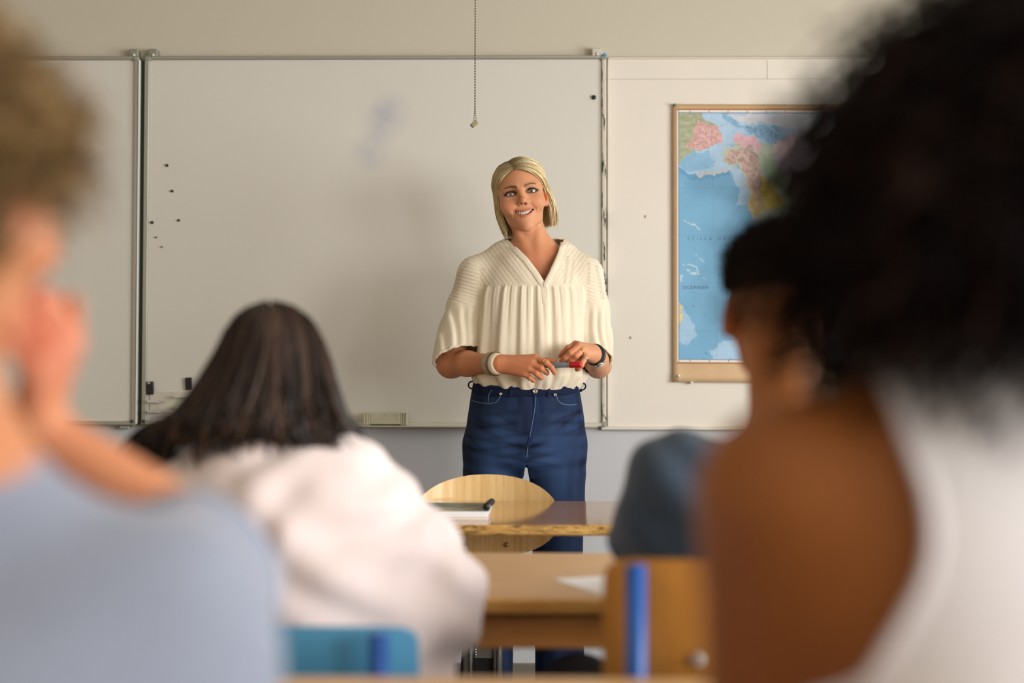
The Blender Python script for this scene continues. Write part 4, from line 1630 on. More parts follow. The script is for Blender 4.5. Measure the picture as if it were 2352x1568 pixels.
def person(loc, label):
    return empty('person', loc, label, 'person')


# ------------------------------------------------------------------ the teacher
YT = 4.42
tx = lambda px, py, dy=0.0: P(px, py, YT + dy)
feet = tx(1205, 1630)
teacher = person((feet[0], YT, 0), 'woman with a blond bob in a cream blouse and jeans standing at the whiteboard')
a10 = math.radians(9.5)
HT = Frame(tx(1196, 449, 0.0), (0.030, -1, 0.03), (-math.sin(a10), 0.0, math.cos(a10)), 1.0)
B = Field()
head_ops(B, HT, smile=1.0)
nb = tx(1226, 575, 0.035)               # neck base
B.cone(HT(0.002, -0.026, -0.06), nb, 0.049, 0.057, 0.012)
for sx in (-1, 1):                      # neck muscles, collar bones
    B.cone(HT(sx * 0.048, -0.01, -0.06), nb + np.array([sx * 0.012, -0.064, -0.016]), 0.012, 0.0085, 0.012)
    B.cone(nb + np.array([sx * 0.017, -0.060, -0.032]), nb + np.array([sx * 0.10, -0.022, -0.016]), 0.0090, 0.0085, 0.010)
    B.cone(nb + np.array([sx * 0.02, 0.012, 0.006]), nb + np.array([sx * 0.12, 0.02, -0.050]), 0.036, 0.030, 0.03)
cxT = nb[0] - 0.004
zs = lambda py: float(tx(1205, py)[2])
B.ell((cxT, YT + 0.02, zs(640)), (0.132, 0.076, 0.120), None, 0.04)
B.ell((cxT - 0.005, YT + 0.02, zs(790)), (0.118, 0.085, 0.15), None, 0.05)
B.ell((cxT - 0.01, YT + 0.02, zs(960)), (0.135, 0.095, 0.12), None, 0.05)
# arms: elbows beside the waist, forearms forward, hands meeting at the marker
shL, shR = tx(1090, 630, 0.02), tx(1346, 630, 0.02)
elL, elR = tx(1034, 835, 0.02), tx(1374, 838, 0.045)
wrL, wrR = tx(1142, 835, -0.165), tx(1362, 812, -0.15)
B.cone(shL, elL, 0.038, 0.038, 0.03).cone(shR, elR, 0.038, 0.038, 0.03)
B.cone(elL + np.array([0.004, 0.0, 0]), elL * 0.62 + wrL * 0.38, 0.0365, 0.0365, 0.04).cone(elL * 0.62 + wrL * 0.38, wrL, 0.037, 0.0255, 0.02)
B.cone(elR, elR * 0.6 + wrR * 0.4, 0.038, 0.035, 0.02).cone(elR * 0.6 + wrR * 0.4, wrR, 0.035, 0.025, 0.02)


def finger(pts, r0, r1, k=0.004):
    rs = np.linspace(r0, r1, len(pts))
    for i in range(len(pts) - 1):
        B.cone(pts[i], pts[i + 1], rs[i], rs[i + 1], k)
    B.ell(pts[1], (rs[1] * 1.06,) * 3, None, 0.003)


# her right hand (left in the picture)
D = -0.165
kn = {'i': tx(1229, 821, D - 0.030), 'm': tx(1222, 835, D - 0.036), 'r': tx(1214, 847, D - 0.034), 'p': tx(1204, 858, D - 0.026)}
for q, rr in (('i', .0125), ('m', .0125), ('r', .012), ('p', .011)):
    off = {'i': (0, 0.0, 0.009), 'm': (0, -0.004, 0.004), 'r': (0, 0, -0.004), 'p': (0, 0.004, -0.011)}[q]
    B.cone(wrL + np.array(off) + np.array([0.008, 0, 0]), kn[q], 0.0155, 0.0108, 0.014)
finger([kn['i'], tx(1254, 832, D - 0.047), tx(1267, 844, D - 0.049), tx(1274, 856, D - 0.042)], 0.0096, 0.0070)
finger([kn['m'], tx(1243, 846, D - 0.046), tx(1254, 854, D - 0.032), tx(1257, 857, D - 0.016)], 0.0096, 0.0072)
finger([kn['r'], tx(1232, 857, D - 0.042), tx(1242, 866, D - 0.028), tx(1243, 868, D - 0.014)], 0.0092, 0.0070)
finger([kn['p'], tx(1217, 867, D - 0.034), tx(1225, 873, D - 0.022), tx(1227, 874, D - 0.010)], 0.0082, 0.0063)
B.cone(wrL + np.array([0.02, -0.004, 0.006]), tx(1195, 826, D + 0.006), 0.015, 0.013, 0.012)
finger([tx(1195, 826, D + 0.006), tx(1232, 828, D + 0.004), tx(1258, 828, D - 0.002), tx(1273, 828, D - 0.008)], 0.0118, 0.0070)
# her left hand (right in the picture)
D2 = -0.15
kn2 = {'i': tx(1322, 790, D2 - 0.020), 'm': tx(1330, 793, D2 - 0.034), 'r': tx(1340, 803, D2 - 0.036), 'p': tx(1347, 817, D2 - 0.030)}
for q in 'imrp':
    off = {'i': (-0.002, 0.002, 0.010), 'm': (-0.002, -0.003, 0.005), 'r': (-0.002, -0.004, -0.003), 'p': (-0.002, -0.002, -0.010)}[q]
    B.cone(wrR + np.array(off), kn2[q], 0.0155, 0.0108, 0.014)
finger([kn2['i'], tx(1305, 799, D2 - 0.030), tx(1294, 810, D2 - 0.026), tx(1287, 817, D2 - 0.018)], 0.0094, 0.0070)
finger([kn2['m'], tx(1310, 810, D2 - 0.056), tx(1298, 821, D2 - 0.050), tx(1290, 830, D2 - 0.038)], 0.0098, 0.0074)
finger([kn2['r'], tx(1323, 817, D2 - 0.056), tx(1312, 827, D2 - 0.048), tx(1309, 832, D2 - 0.034)], 0.0094, 0.0072)
finger([kn2['p'], tx(1335, 838, D2 - 0.048), tx(1329, 846, D2 - 0.040), tx(1325, 848, D2 - 0.028)], 0.0086, 0.0068)
B.cone(wrR + np.array([-0.012, 0.0, -0.004]), tx(1335, 824, D2 - 0.006), 0.0145, 0.012, 0.01)
finger([tx(1335, 824, D2 - 0.006), tx(1316, 828, D2 - 0.014), tx(1302, 834, D2 - 0.020)], 0.0112, 0.0080)

# legs inside the jeans keep the figure in one piece
hipL, hipR = tx(1135, 985, 0.02), tx(1275, 985, 0.02)
knL, knR = tx(1128, 1290, 0.01), tx(1283, 1290, 0.0)
anL, anR = tx(1118, 1575, 0.03), tx(1287, 1575, 0.03)
for h_, k_, a_ in ((hipL, knL, anL), (hipR, knR, anR)):
    B.cone(h_, k_, 0.070, 0.045, 0.04).cone(k_, a_, 0.045, 0.030, 0.03)
    B.cone(a_, np.array([a_[0], a_[1] - 0.10, 0.035]), 0.028, 0.026, 0.02)

zh0, zh1 = zs(545), zs(355)
V, F_ = polygonize(B, axis_grid(cxT - 0.33, cxT + 0.32, 0.005, [(wrL[0] - 0.02, wrR[0] + 0.03, 0.0019)]),
                   axis_grid(YT - 0.27, YT + 0.16, 0.005, [(YT - 0.24, YT - 0.035, 0.0018)]),
                   axis_grid(0.0, 1.76, 0.008, [(zs(545), zs(400), 0.0015), (zs(600), zh1, 0.0022), (zs(700), zs(600), 0.004), (zs(885), zs(775), 0.0020)]))
V, F_ = largest(V, F_)


def hl_teacher(x, y, z):
    top = 0.066 - 0.25 * np.abs(x + 0.008) ** 1.2 * 1.0
    up = sstep(z - (0.082 - 5.0 * (x + 0.005) ** 2 * 1.8), -0.004, 0.006)
    back = sstep(-y, 0.004, 0.03) * (z > -0.085)
    side = sstep(np.abs(x) - 0.055, 0, 0.008) * sstep(z, -0.01, 0.02) * sstep(-y, -0.035, -0.01)
    return np.clip(np.maximum(np.maximum(up, back), side), 0, 1) * (z > -0.09)


colT = face_colours(V, HT, (208, 148, 110), (178, 92, 78), (58, 36, 24), (18, 12, 11), (140, 110, 70), hl_teacher, makeup=0.95, blush=0.35)
zc_ = V[:, 2]
m = sstep(zs(545) - zc_, 0, 0.06) * 0.55 * (np.abs(V[:, 0] - cxT) < 0.14)
colT = colT * (1 - m[:, None]) + lin((190, 112, 74)) * m[:, None]
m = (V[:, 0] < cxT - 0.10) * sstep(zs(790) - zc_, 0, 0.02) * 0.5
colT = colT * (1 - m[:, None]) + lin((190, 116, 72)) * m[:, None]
# nails
for p_, r_ in ((tx(1274, 827, -0.175), 0.006), (tx(1287, 817, D2 - 0.022), 0.006)):
    w_ = np.exp(-(np.linalg.norm(V - p_, axis=1) / r_) ** 2)[:, None] * 0.7
    colT = colT * (1 - w_) + lin((226, 150, 140)) * w_
obj('body', V, F_, M_skin, teacher, True, col=colT)
eyes_and_teeth(teacher, HT, (84, 98, 96), True, gaze=(0.0, 1, -0.06))
eyelashes(teacher, HT, (16, 11, 10))


# hair: a chin-length bob parted left of the middle, right side tucked behind the ear
def bob(n, m_, seed, sx):
    rg = np.random.default_rng(seed)
    u = rg.random(n) ** 0.9
    lay = rg.random(n)
    s_ = np.linspace(0, 1, m_)
    R_ = np.array([0.0755, 0.0985, 0.0880])
    c0 = np.array([0.0, -0.018, 0.028])
    px0 = -0.014
    ys = 0.069 - 0.12 * u
    st = np.stack([np.full(n, px0) + 0.0015 * sx + rg.normal(0, 0.0016, n), ys + rg.normal(0, 0.003, n), np.full(n, 0.08)], 1)
    st = (st - c0) / R_
    st /= np.linalg.norm(st, axis=1)[:, None]
    az = np.radians(-26 + 119 * u + rg.normal(0, 2.0, n))
    if sx > 0:
        az += np.radians(5)
    el = np.radians(-3 + rg.normal(0, 3, n))
    en = np.stack([sx * np.cos(az) * np.cos(el), -np.sin(az) * np.cos(el), np.sin(el)], 1)
    om = np.arccos(np.clip((st * en).sum(1), -0.999, 0.999))
    t1 = np.clip(s_ / 0.52, 0, 1)
    a_ = np.sin((1 - t1)[None] * om[:, None]) / np.sin(om)[:, None]
    b_ = np.sin(t1[None] * om[:, None]) / np.sin(om)[:, None]
    d = a_[..., None] * st[:, None] + b_[..., None] * en[:, None]
    lift = 1.0 + 0.075 * lay[:, None] * (0.35 + 0.65 * np.sin(np.clip(t1, 0, 1) * PI * 0.5))[None] + 0.055 * np.sin(np.clip(t1 * 1.0, 0, 1) * PI)[None]
    p = c0 + d * R_ * lift[..., None]
    t2 = np.clip((s_ - 0.52) / 0.48, 0, 1)[None]
    zend = (-0.108 if sx < 0 else -0.096) + rg.normal(0, 0.006, n) - 0.012 * u * 0
    drop = (p[:, -1, 2] - zend)[:, None] * t2
    p[..., 2] -= drop
    if sx > 0:
        p[..., 0] += (0.004 + 0.020 * np.sin(t2 * PI * 0.75)) * (0.5 + 0.6 * lay[:, None])
        p[..., 1] -= 0.046 * np.sin(np.clip(t2 * 1.6, 0, 1) * PI * 0.5) * np.clip(1 - u / 0.4, 0, 1)[:, None]
    else:
        p[..., 0] -= 0.006 * np.sin(t2 * PI * 0.8)
        p[..., 0] += 0.012 * t2 ** 2
        p[..., 1] -= 0.022 * np.sin(np.clip(t2 * 1.4, 0, 1) * PI * 0.5) * np.clip(1 - u / 0.3, 0, 1)[:, None]
    wob = rg.normal(0, 1, (n, 1)) * 0.0018 * np.sin(s_ * 7 + rg.random((n, 1)) * 6)
    p[..., 0] += wob
    p[..., 1] += wob * 0.7
    return p, u, lay


pa, pc = [], []
for sx, sd in ((-1, 3), (1, 4)):
    p_, u_, l_ = bob(1400, 17, sd, sx)
    pa.append(p_)
    rg = np.random.default_rng(sd + 50)
    base = np.array([lin((226, 206, 160)), lin((204, 180, 128)), lin((236, 222, 186)), lin((158, 130, 84))])
    w_ = rg.choice(4, len(p_), p=(0.42, 0.28, 0.2, 0.10))
    pc.append(base[w_] * (0.85 + 0.3 * rg.random(len(p_)))[:, None])
pa, pc = np.concatenate(pa), np.concatenate(pc)
W_ = HT.o + (pa * HT.sc) @ HT.R.T
rad = 0.0013 * np.interp(np.linspace(0, 1, 17), [0, 0.15, 0.8, 1], [0.7, 1, 1, 0.25])
V, F_, c_ = strands(W_, rad, pc)
# darker roots along the parting
k_ = np.tile(np.repeat(np.clip(np.linspace(1, -3.6, 17), 0, 1), 3), len(W_))[:, None] * 0.75
c_ = c_ * (1 - k_) + lin((104, 80, 50)) * k_
obj('hair', V, F_, M_hair, teacher, True, col=c_)['kind'] = 'stuff'

# ---- blouse
K = Field()
cb_ = cxT
K.loft([(zs(895), cb_ - 0.012, YT + 0.02, 0.150, 0.108),
        (zs(880), cb_ - 0.012, YT + 0.015, 0.166, 0.120),
        (zs(862), cb_ - 0.010, YT + 0.012, 0.176, 0.132),
        (zs(820), cb_ - 0.006, YT + 0.012, 0.172, 0.130),
        (zs(740), cb_ - 0.002, YT + 0.012, 0.170, 0.124),
        (zs(680), cb_, YT + 0.015, 0.172, 0.118),
        (zs(640), cb_, YT + 0.02, 0.160, 0.110),
        (zs(600), cb_, YT + 0.024, 0.135, 0.098),
        (zs(570), cb_, YT + 0.030, 0.10, 0.078)], 0.03, pw=2.2)
for (sh, el, sg) in ((shL, elL, -1), (shR, elR, 1)):
    nk = nb + np.array([sg * 0.072, 0.006, 0.004])
    K.cone(nk, sh + np.array([-sg * 0.010, 0, 0]), 0.036, 0.049, 0.045)
    seam = sh * 0.62 + el * 0.38
    K.cone(sh, seam, 0.050, 0.054, 0.03)
    if sg < 0:
        mid, low = sh * 0.28 + el * 0.72 + np.array([0.008, -0.006, 0]), el + np.array([0.014, -0.022, 0.018])
        SL = [Field().cone(seam, mid, 0.055, 0.069, 0.01).cone(mid, low, 0.069, 0.060, 0.01)]
    else:
        mid, low = sh * 0.28 + el * 0.72 + np.array([-0.010, -0.008, 0.004]), el + np.array([-0.008, -0.050, 0.030])
        SL.append(Field().cone(seam, mid, 0.053, 0.056, 0.01).cone(mid, low, 0.056, 0.048, 0.01))
    K.ops += [(m_, f_, 0.02) for m_, f_, k_ in SL[-1].ops]
z_seam, z_hem = zs(658), zs(882)
LINE_L = (tx(1040, 690), tx(1096, 706))


def blouse_folds(p, d):
    x, y, z = p[:, 0] - cb_, p[:, 1] - YT, p[:, 2]
    t = np.clip((z_seam - z) / (z_seam - z_hem), 0, 1.05)
    below = sstep(z_seam - z, -0.004, 0.012)
    arm = np.maximum(sstep(np.abs(x) - 0.155, 0, 0.03), 0)
    ang = np.arctan2(x, -(y - 0.02)) * 0.19
    ph = vnoise(np.stack([x * 5, z * 3, y * 2], 1), 5) * 1.1
    f1 = np.sin(ang * 78 + ph * 1.6 + 1.2) * 0.0068 * (0.18 + 0.82 * t)
    f2 = np.sin(ang * 165 + ph * 2.4) * 0.0026 * (1 - 0.4 * t)
    f3 = np.sin(ang * 420 + ph * 3) * 0.0013 * np.clip(1 - t * 2.2, 0, 1)
    big = (vnoise(np.stack([ang * 24, z * 5, y * 0], 1), 9)) * 0.006 * t
    hem = np.abs(np.sin(ang * 62 + 2 * ph)) * 0.010 * sstep(t, 0.86, 1.0)
    torso = (f1 * (1 - 0.7 * sstep(t, 0.9, 1.02)) + f2 + f3 + big - hem * 0.0) * below
    tuck = np.sin((x * np.where(x < 0, 0.82, -0.82) + z * 0.6) * 520) * 0.0004 * (1 - below)
    # sleeves: soft vertical folds that close at the elastic
    s1 = np.sin(x * 210 + y * 120 + ph * 2) * 0.0030 + vnoise(np.stack([x * 20, y * 20, z * 9], 1), 6) * 0.0050
    sl = s1 * sstep(zs(692) - z, 0, 0.05)
    sl2 = np.sin(z * 560 + x * 160) * 0.0010 * sstep(z - zs(700), 0, 0.01)
    return d + torso * (1 - arm) * 0.9 + (sl + sl2) * arm + tuck * (1 - arm)


K.post, K.pad = blouse_folds, 0.014
V, F_ = polygonize(K, axis_grid(cb_ - 0.33, cb_ + 0.33, 0.0024), axis_grid(YT - 0.16, YT + 0.19, 0.0030, [(YT - 0.16, YT + 0.02, 0.0024)]), axis_grid(zs(900), zs(545), 0.0024))
V, F_ = largest(V, F_)
vA, vB, vC = tx(1166, 556), tx(1250, 656), tx(1293, 556)
x, z = V[:, 0], V[:, 2]
tL = (z - vB[2]) / (vA[2] - vB[2])
tR = (z - vB[2]) / (vC[2] - vB[2])
bow = 0.010 * np.sin(np.clip(tL, 0, 1) * PI)
inV = (x > vB[0] + (vA[0] - vB[0]) * tL) & (x < vB[0] + (vC[0] - vB[0]) * tR) & (z > vB[2]) & (V[:, 1] < nb[1] + 0.01)
hole = (np.hypot(x - nb[0], V[:, 1] - nb[1]) < 0.063) & (z > zs(600)) & (V[:, 1] > nb[1] - 0.012)
hole |= (np.hypot(x - nb[0], V[:, 1] - nb[1]) < 0.054) & (z > zs(575))
# sleeve openings just above the elbows: the arm runs out of them
pL, nL = tx(1040, 814, -0.02), np.array([0.24, -0.50, -0.83])
pR, nR = tx(1376, 805, -0.03), np.array([-0.16, -0.72, -0.67])
cutL = ((V - pL) @ nL > 0.004) & (SL[0](V) < 0.016) & (x < cb_ - 0.10)
cutR = ((V - pR) @ nR > 0.004) & (SL[1](V) < 0.016) & (x > cb_ + 0.10)
floor_ = z < zs(893)
keep = ~(inV | hole | cutL | cutR | floor_)
V0, F0 = V, F_
V, F_, used = cut(V, F_, keep)
V, F_ = largest(V, F_)
V, hems = smooth_hems(V, F_)
x, y, z = V.T
# openwork: mask and ladder coordinate per point
lace = np.zeros(len(V))
lad = np.zeros(len(V))


def ladder(p0, p1, w_):
    global lace, lad
    a, b = np.array(p0)[[0, 2]], np.array(p1)[[0, 2]]
    dv = b - a
    L = np.linalg.norm(dv)
    dv /= L
    q = np.stack([x, z], 1) - a
    al = q @ dv
    pe = np.abs(q @ np.array([-dv[1], dv[0]]))
    m = (al > 0) & (al < L) & (pe < w_ / 2) & (y < YT + 0.03)
    lace = np.where(m, 1 - (pe / (w_ / 2)) ** 4, lace)
    lad = np.where(m, al, lad)


ladder(tx(1142, 590), tx(1200, 657), 0.016)
ladder(tx(1148, 584), tx(1208, 657), 0.010)
ladder(tx(1110, 618), tx(1113, 660), 0.022)
ladder(tx(1303, 592), tx(1295, 655), 0.012)
ladder(tx(1317, 597), tx(1308, 655), 0.010)
ladder(tx(1352, 605), tx(1350, 655), 0.012)
ladder(tx(1058, 625), tx(1046, 688), 0.020)
ladder(tx(1078, 605), tx(1060, 625), 0.012)
ladder(tx(1368, 610), tx(1384, 688), 0.014)


def blouse_material():
    m = mat('cream_crinkle_cotton', (240, 228, 204), 0.8, noise=0.04, nscale=40, bump=0.25, bscale=420, sheen=0.2, stretch=(1, 1, 0.25))
    nt = m.node_tree
    b = nt.nodes['Principled BSDF']
    old = b.inputs['Base Color'].links[0].from_socket
    a1 = nt.nodes.new('ShaderNodeAttribute')
    a1.attribute_name = 'lace'
    a2 = nt.nodes.new('ShaderNodeAttribute')
    a2.attribute_name = 'ladder'
    mu = nt.nodes.new('ShaderNodeMath')
    mu.operation = 'MULTIPLY'
    mu.inputs[1].default_value = 1700.0
    nt.links.new(a2.outputs['Fac'], mu.inputs[0])
    sn = nt.nodes.new('ShaderNodeMath')
    sn.operation = 'SINE'
    nt.links.new(mu.outputs[0], sn.inputs[0])
    mr = nt.nodes.new('ShaderNodeMapRange')
    mr.inputs['From Min'].default_value = 0.0
    mr.inputs['From Max'].default_value = 0.5
    nt.links.new(sn.outputs[0], mr.inputs['Value'])
    m2 = nt.nodes.new('ShaderNodeMath')
    m2.operation = 'MULTIPLY'
    nt.links.new(mr.outputs['Result'], m2.inputs[0])
    nt.links.new(a1.outputs['Fac'], m2.inputs[1])
    m3 = nt.nodes.new('ShaderNodeMath')
    m3.operation = 'MULTIPLY'
    m3.inputs[1].default_value = 0.5
    nt.links.new(m2.outputs[0], m3.inputs[0])
    mx = nt.nodes.new('ShaderNodeMix')
    mx.data_type = 'RGBA'
    nt.links.new(m3.outputs[0], mx.inputs['Factor'])
    nt.links.new(old, mx.inputs['A'])
    mx.inputs['B'].default_value = rgba((150, 104, 66))
    nt.links.new(mx.outputs['Result'], b.inputs['Base Color'])
    # thin cotton lets some light through
    tr = nt.nodes.new('ShaderNodeBsdfTranslucent')
    nt.links.new(mx.outputs['Result'], tr.inputs['Color'])
    ms = nt.nodes.new('ShaderNodeMixShader')
    ms.inputs['Fac'].default_value = 0.12
    nt.links.new(b.outputs[0], ms.inputs[1])
    nt.links.new(tr.outputs[0], ms.inputs[2])
    nt.links.new(ms.outputs[0], nt.nodes['Material Output'].inputs['Surface'])
    return m


M_blouse = blouse_material()
bl = obj('blouse', V, F_, M_blouse, teacher, True, attrs={'lace': lace, 'ladder': lad})
sm = bl.modifiers.new('thickness', 'SOLIDIFY')
sm.thickness = 0.0022
sm.offset = 1.0


def band(field, pts, w_, th, name, material, parent, dirs=(0, 1, 0), back=0.15, side=None, lift=0.0):
    """a flat band laid on a surface along points (projected along dirs)"""
    pts = np.array(pts, float)
    d = np.array(dirs, float)
    tt = np.linspace(0, 1, 40)
    seg = np.concatenate([[0], np.cumsum(np.linalg.norm(np.diff(pts, axis=0), axis=1))])
    line = np.stack([np.interp(tt * seg[-1], seg, pts[:, i]) for i in range(3)], 1)
    T_ = np.gradient(line, axis=0)
    T_ /= np.linalg.norm(T_, axis=1)[:, None]
    S_ = np.cross(T_, d)
    S_ /= np.linalg.norm(S_, axis=1)[:, None]
    rows = []
    for o in (-0.5, -0.25, 0, 0.25, 0.5):
        q = field.march(line + S_ * o * w_ - d * back, np.repeat(d[None], 40, 0), 50)
        rows.append(q - d * (lift + th * (1 - abs(o) * 0.6)))
    rows = np.array(rows)                    # 5, 40, 3
    lower = rows[[0, 4]] + d * (th + lift + 0.004)
    V_ = np.concatenate([rows.reshape(-1, 3), lower.reshape(-1, 3)])
    F__ = []
    for i in range(4):
        for j in range(39):
            F__.append((i * 40 + j, i * 40 + j + 1, (i + 1) * 40 + j + 1, (i + 1) * 40 + j))
    for j in range(39):
        F__.append((200 + j, 200 + j + 1, j + 1, j))
        F__.append((160 + j, 160 + j + 1, 240 + j + 1, 240 + j))
    return obj(name, V_, F__, material, parent, True)


Kp = Field()
Kp.ops = K.ops
bq = [tx(1160, 553, 0.0), tx(1180, 573), tx(1206, 600), tx(1230, 632), tx(1247, 660), tx(1252, 700)]
band(Kp, bq, 0.020, 0.004, 'neck_band', M_blouse, bl)
bq = [tx(1294, 556, 0.0), tx(1288, 580), tx(1280, 602), tx(1266, 632), tx(1251, 661)]
band(Kp, bq, 0.017, 0.006, 'neck_band', M_blouse, bl)
# yoke seam, shoulder seams as fine piping
for q in ([tx(1098, 668), tx(1120, 664), tx(1150, 655), tx(1172, 658), tx(1200, 659), tx(1225, 657), tx(1248, 660)], [tx(1253, 660), tx(1290, 656), tx(1330, 655), tx(1358, 656)],
          [tx(1045, 688), tx(1062, 694), tx(1080, 700), tx(1093, 706)], [tx(1352, 692), tx(1372, 690), tx(1388, 684)]):
    band(Kp, q, 0.006, 0.0028, 'seam', M_blouse, bl)
c = Kp.march([tx(1251, 662) - np.array([0, .3, 0])], [[0, 1, 0]])[0]
MB().lathe([(0.0048, 0.001), (0.0048, -0.005), (0.003, -0.006), (0.002, -0.0052)], c, (0, 1, 0), 14).build('button', mat('pearl_button', (226, 216, 190), 0.25), bl, True)
# gathered edges: neck, elastic cuffs, waist
for ln in hems:
    c_ = ln.mean(0)
    side_ = abs(c_[0] - cb_) > 0.15
    nm = 'cuff' if side_ else 'collar' if c_[2] > zs(700) else 'hem'
    ln = ln[::3]
    m_ = len(ln)
    r_ = (0.0046 + 0.0005 * np.sin(np.arange(m_ + 1) * 1.3)) if side_ else np.full(m_ + 1, 0.0030)
    MB().tube(np.concatenate([ln, ln[:1]]), r_, 8, False).build(nm, M_blouse, bl, True)

# ---- jeans
J = Field()
zw = zs(878)
J.loft([(zs(1095), cxT - 0.020, YT + 0.025, 0.120, 0.07),
        (zs(1060), cxT - 0.020, YT + 0.025, 0.178, 0.120),
        (zs(1010), cxT - 0.021, YT + 0.025, 0.188, 0.135),
        (zs(960), cxT - 0.021, YT + 0.022, 0.182, 0.130),
        (zs(915), cxT - 0.021, YT + 0.020, 0.172, 0.120),
        (zw, cxT - 0.021, YT + 0.020, 0.163, 0.110)], 0.02, pw=2.25)
for (tops, mid0, mid, low, hem, sg) in (((1133, 1030), (1131, 1085), (1129, 1160), (1130, 1290), (1116, 1600), -1), ((1277, 1030), (1278, 1085), (1278, 1160), (1281, 1290), (1287, 1600), 1)):
    a_, m_, b_, c2, d_ = tx(*tops, 0.02), tx(*mid0, 0.018), tx(*mid, 0.015), tx(*low, 0.01), tx(*hem, 0.025)
    J.cone(a_, m_, 0.095, 0.0905, 0.02).cone(m_, b_, 0.0905, 0.086, 0.006).cone(b_, c2, 0.086, 0.076, 0.006).cone(c2, d_, 0.075, 0.082, 0.006)
gp = tx(1209, 1110, 0.0)
for yy_, rr_ in ((1060, 0.0015), (1066, 0.003), (1072, 0.0045), (1078, 0.006), (1085, 0.0075), (1092, 0.009), (1100, 0.0105)):
    q_ = tx(1209, yy_, 0.0)
    J.cone(q_ + np.array([0, -0.3, 0]), q_ + np.array([0, 0.3, 0]), rr_, rr_, 0.004, '-')
J.cone(gp + np.array([0, -0.3, 0]), gp + np.array([0, 0.3, 0]), 0.012, 0.012, 0.006, '-')
J.cone(gp + np.array([0, -0.3, -0.06]), gp + np.array([0, 0.3, -0.06]), 0.012, 0.012, 0.02, '-')


def denim_crease(x, y, z):
    """sharp valleys between soft pads, fanning out from the crotch"""
    w = vnoise(np.stack([x * 7, y * 3, z * 9], 1), 12)
    ax_ = np.abs(x + 0.016)
    c = 0
    for fr, sl, sd in ((62, 0.30, 0.0), (88, -0.10, 1.7), (47, 0.62, 0.6)):
        c = c + np.abs(np.sin((z - ax_ * sl) * fr + w * 2.6 + sd)) ** 0.45
    g = np.clip(vnoise(np.stack([x * 9, y * 2, z * 15], 1), 18) * 0.9 + 0.6, 0.15, 1)
    return -(c / 3 - 0.75) * g


def denim_folds(p, d):
    x, y, z = p[:, 0] - cxT, p[:, 1] - YT, p[:, 2]
    hip = sstep(zs(915) - z, 0, 0.05) * (1 - sstep(zs(1060) - z, 0.0, 0.05))
    sgn = np.where(x > -0.02, 1, -1)
    u = z + sgn * (x + 0.02) * -0.16
    w = vnoise(np.stack([x * 8, y * 3, z * 10], 1), 12)
    f = denim_crease(x, y, z) * 0.0042 * hip * (y < 0.03) * (1 - sstep(np.abs(x + 0.02), 0.12, 0.165)) * (0.4 + 0.6 * np.clip(vnoise(np.stack([x * 10, y * 0, z * 16], 1), 13) + 0.5, 0, 1))
    low = sstep(zs(1120) - z, 0, 0.1)
    g = vnoise(np.stack([x * 14, y * 6, z * 8 + x * 8], 1), 14) * 0.004 * (0.3 + low)
    seam = -0.0022 * np.exp(-((x + 0.003 - 0.02 * (zs(960) - z)) / 0.004) ** 2) * (y < 0) * (z > zs(1040)) * 0
    return d + f + g + seam


J.post, J.pad = denim_folds, 0.008
V, F_ = polygonize(J, axis_grid(cxT - 0.24, cxT + 0.22, 0.0034), axis_grid(YT - 0.14, YT + 0.19, 0.0034), axis_grid(0.02, zw + 0.03, 0.006, [(zs(1200), zw + 0.03, 0.0034)]))
V, F_ = largest(V, F_)
V, F_, _ = cut(V, F_, V[:, 2] > 0.03)
x, y, z = V[:, 0] - cxT + 0.02, V[:, 1] - YT, V[:, 2]
fade = np.exp(-(((np.abs(x) - 0.085) / 0.06) ** 2 + ((z - zs(1050)) / 0.13) ** 2)) * (y < 0.02)
whisk = np.clip(-denim_crease(V[:, 0] - cxT, y, z) * 3.2, -1, 1)
hip = sstep(zs(925) - z, 0, 0.04) * (1 - sstep(zs(1065) - z, 0, 0.04)) * (y < 0.03)
n_ = vnoise(np.stack([x * 60, y * 60, z * 14], 1), 15)
n2_ = vnoise(np.stack([x * 9, y * 6, z * 26], 1), 16)
k = np.clip(0.12 + 0.42 * fade + 0.26 * hip * whisk + 0.08 * n_ + 0.12 * n2_ * hip, 0, 1)[:, None]
jc = lin((15, 23, 46)) * (1 - k) + lin((64, 92, 138)) * k
M_denim = mat('denim', rough=0.78, attr='Col', noise=0.12, nscale=900, bump=0.2, bscale=900, spec=0.15)
jn = obj('jeans', V, F_, M_denim, teacher, True, col=jc)
J.post = None
M_denim2 = mat('denim_dark', (20, 30, 58), 0.78, noise=0.15, nscale=700, bump=0.2, bscale=900, spec=0.15)
M_denim3 = mat('denim_fly', (28, 44, 80), 0.78, noise=0.15, nscale=700, bump=0.2, bscale=900, spec=0.15)
M_thread = mat('pale_blue_thread', (84, 106, 140), 0.7)
band(J, [tx(1086, 893), tx(1130, 899), tx(1170, 901), tx(1210, 898), tx(1225, 900)], 0.026, 0.0018, 'waistband', M_denim2, jn)
band(J, [tx(1225, 903), tx(1250, 896), tx(1290, 897), tx(1336, 890)], 0.026, 0.0024, 'waistband', M_denim2, jn)
for q in ((1176, 882, 1173, 908), (1262, 884, 1258, 910), (1098, 880, 1096, 900), (1326, 880, 1328, 900)):
    band(J, [tx(q[0], q[1]), tx(q[2], q[3])], 0.011, 0.0045, 'belt_loop', M_denim2, jn)
band(J, [tx(1229, 905), tx(1232, 935), tx(1230, 965), tx(1222, 995), tx(1214, 1018)], 0.015, 0.0016, 'fly', M_denim3, jn)
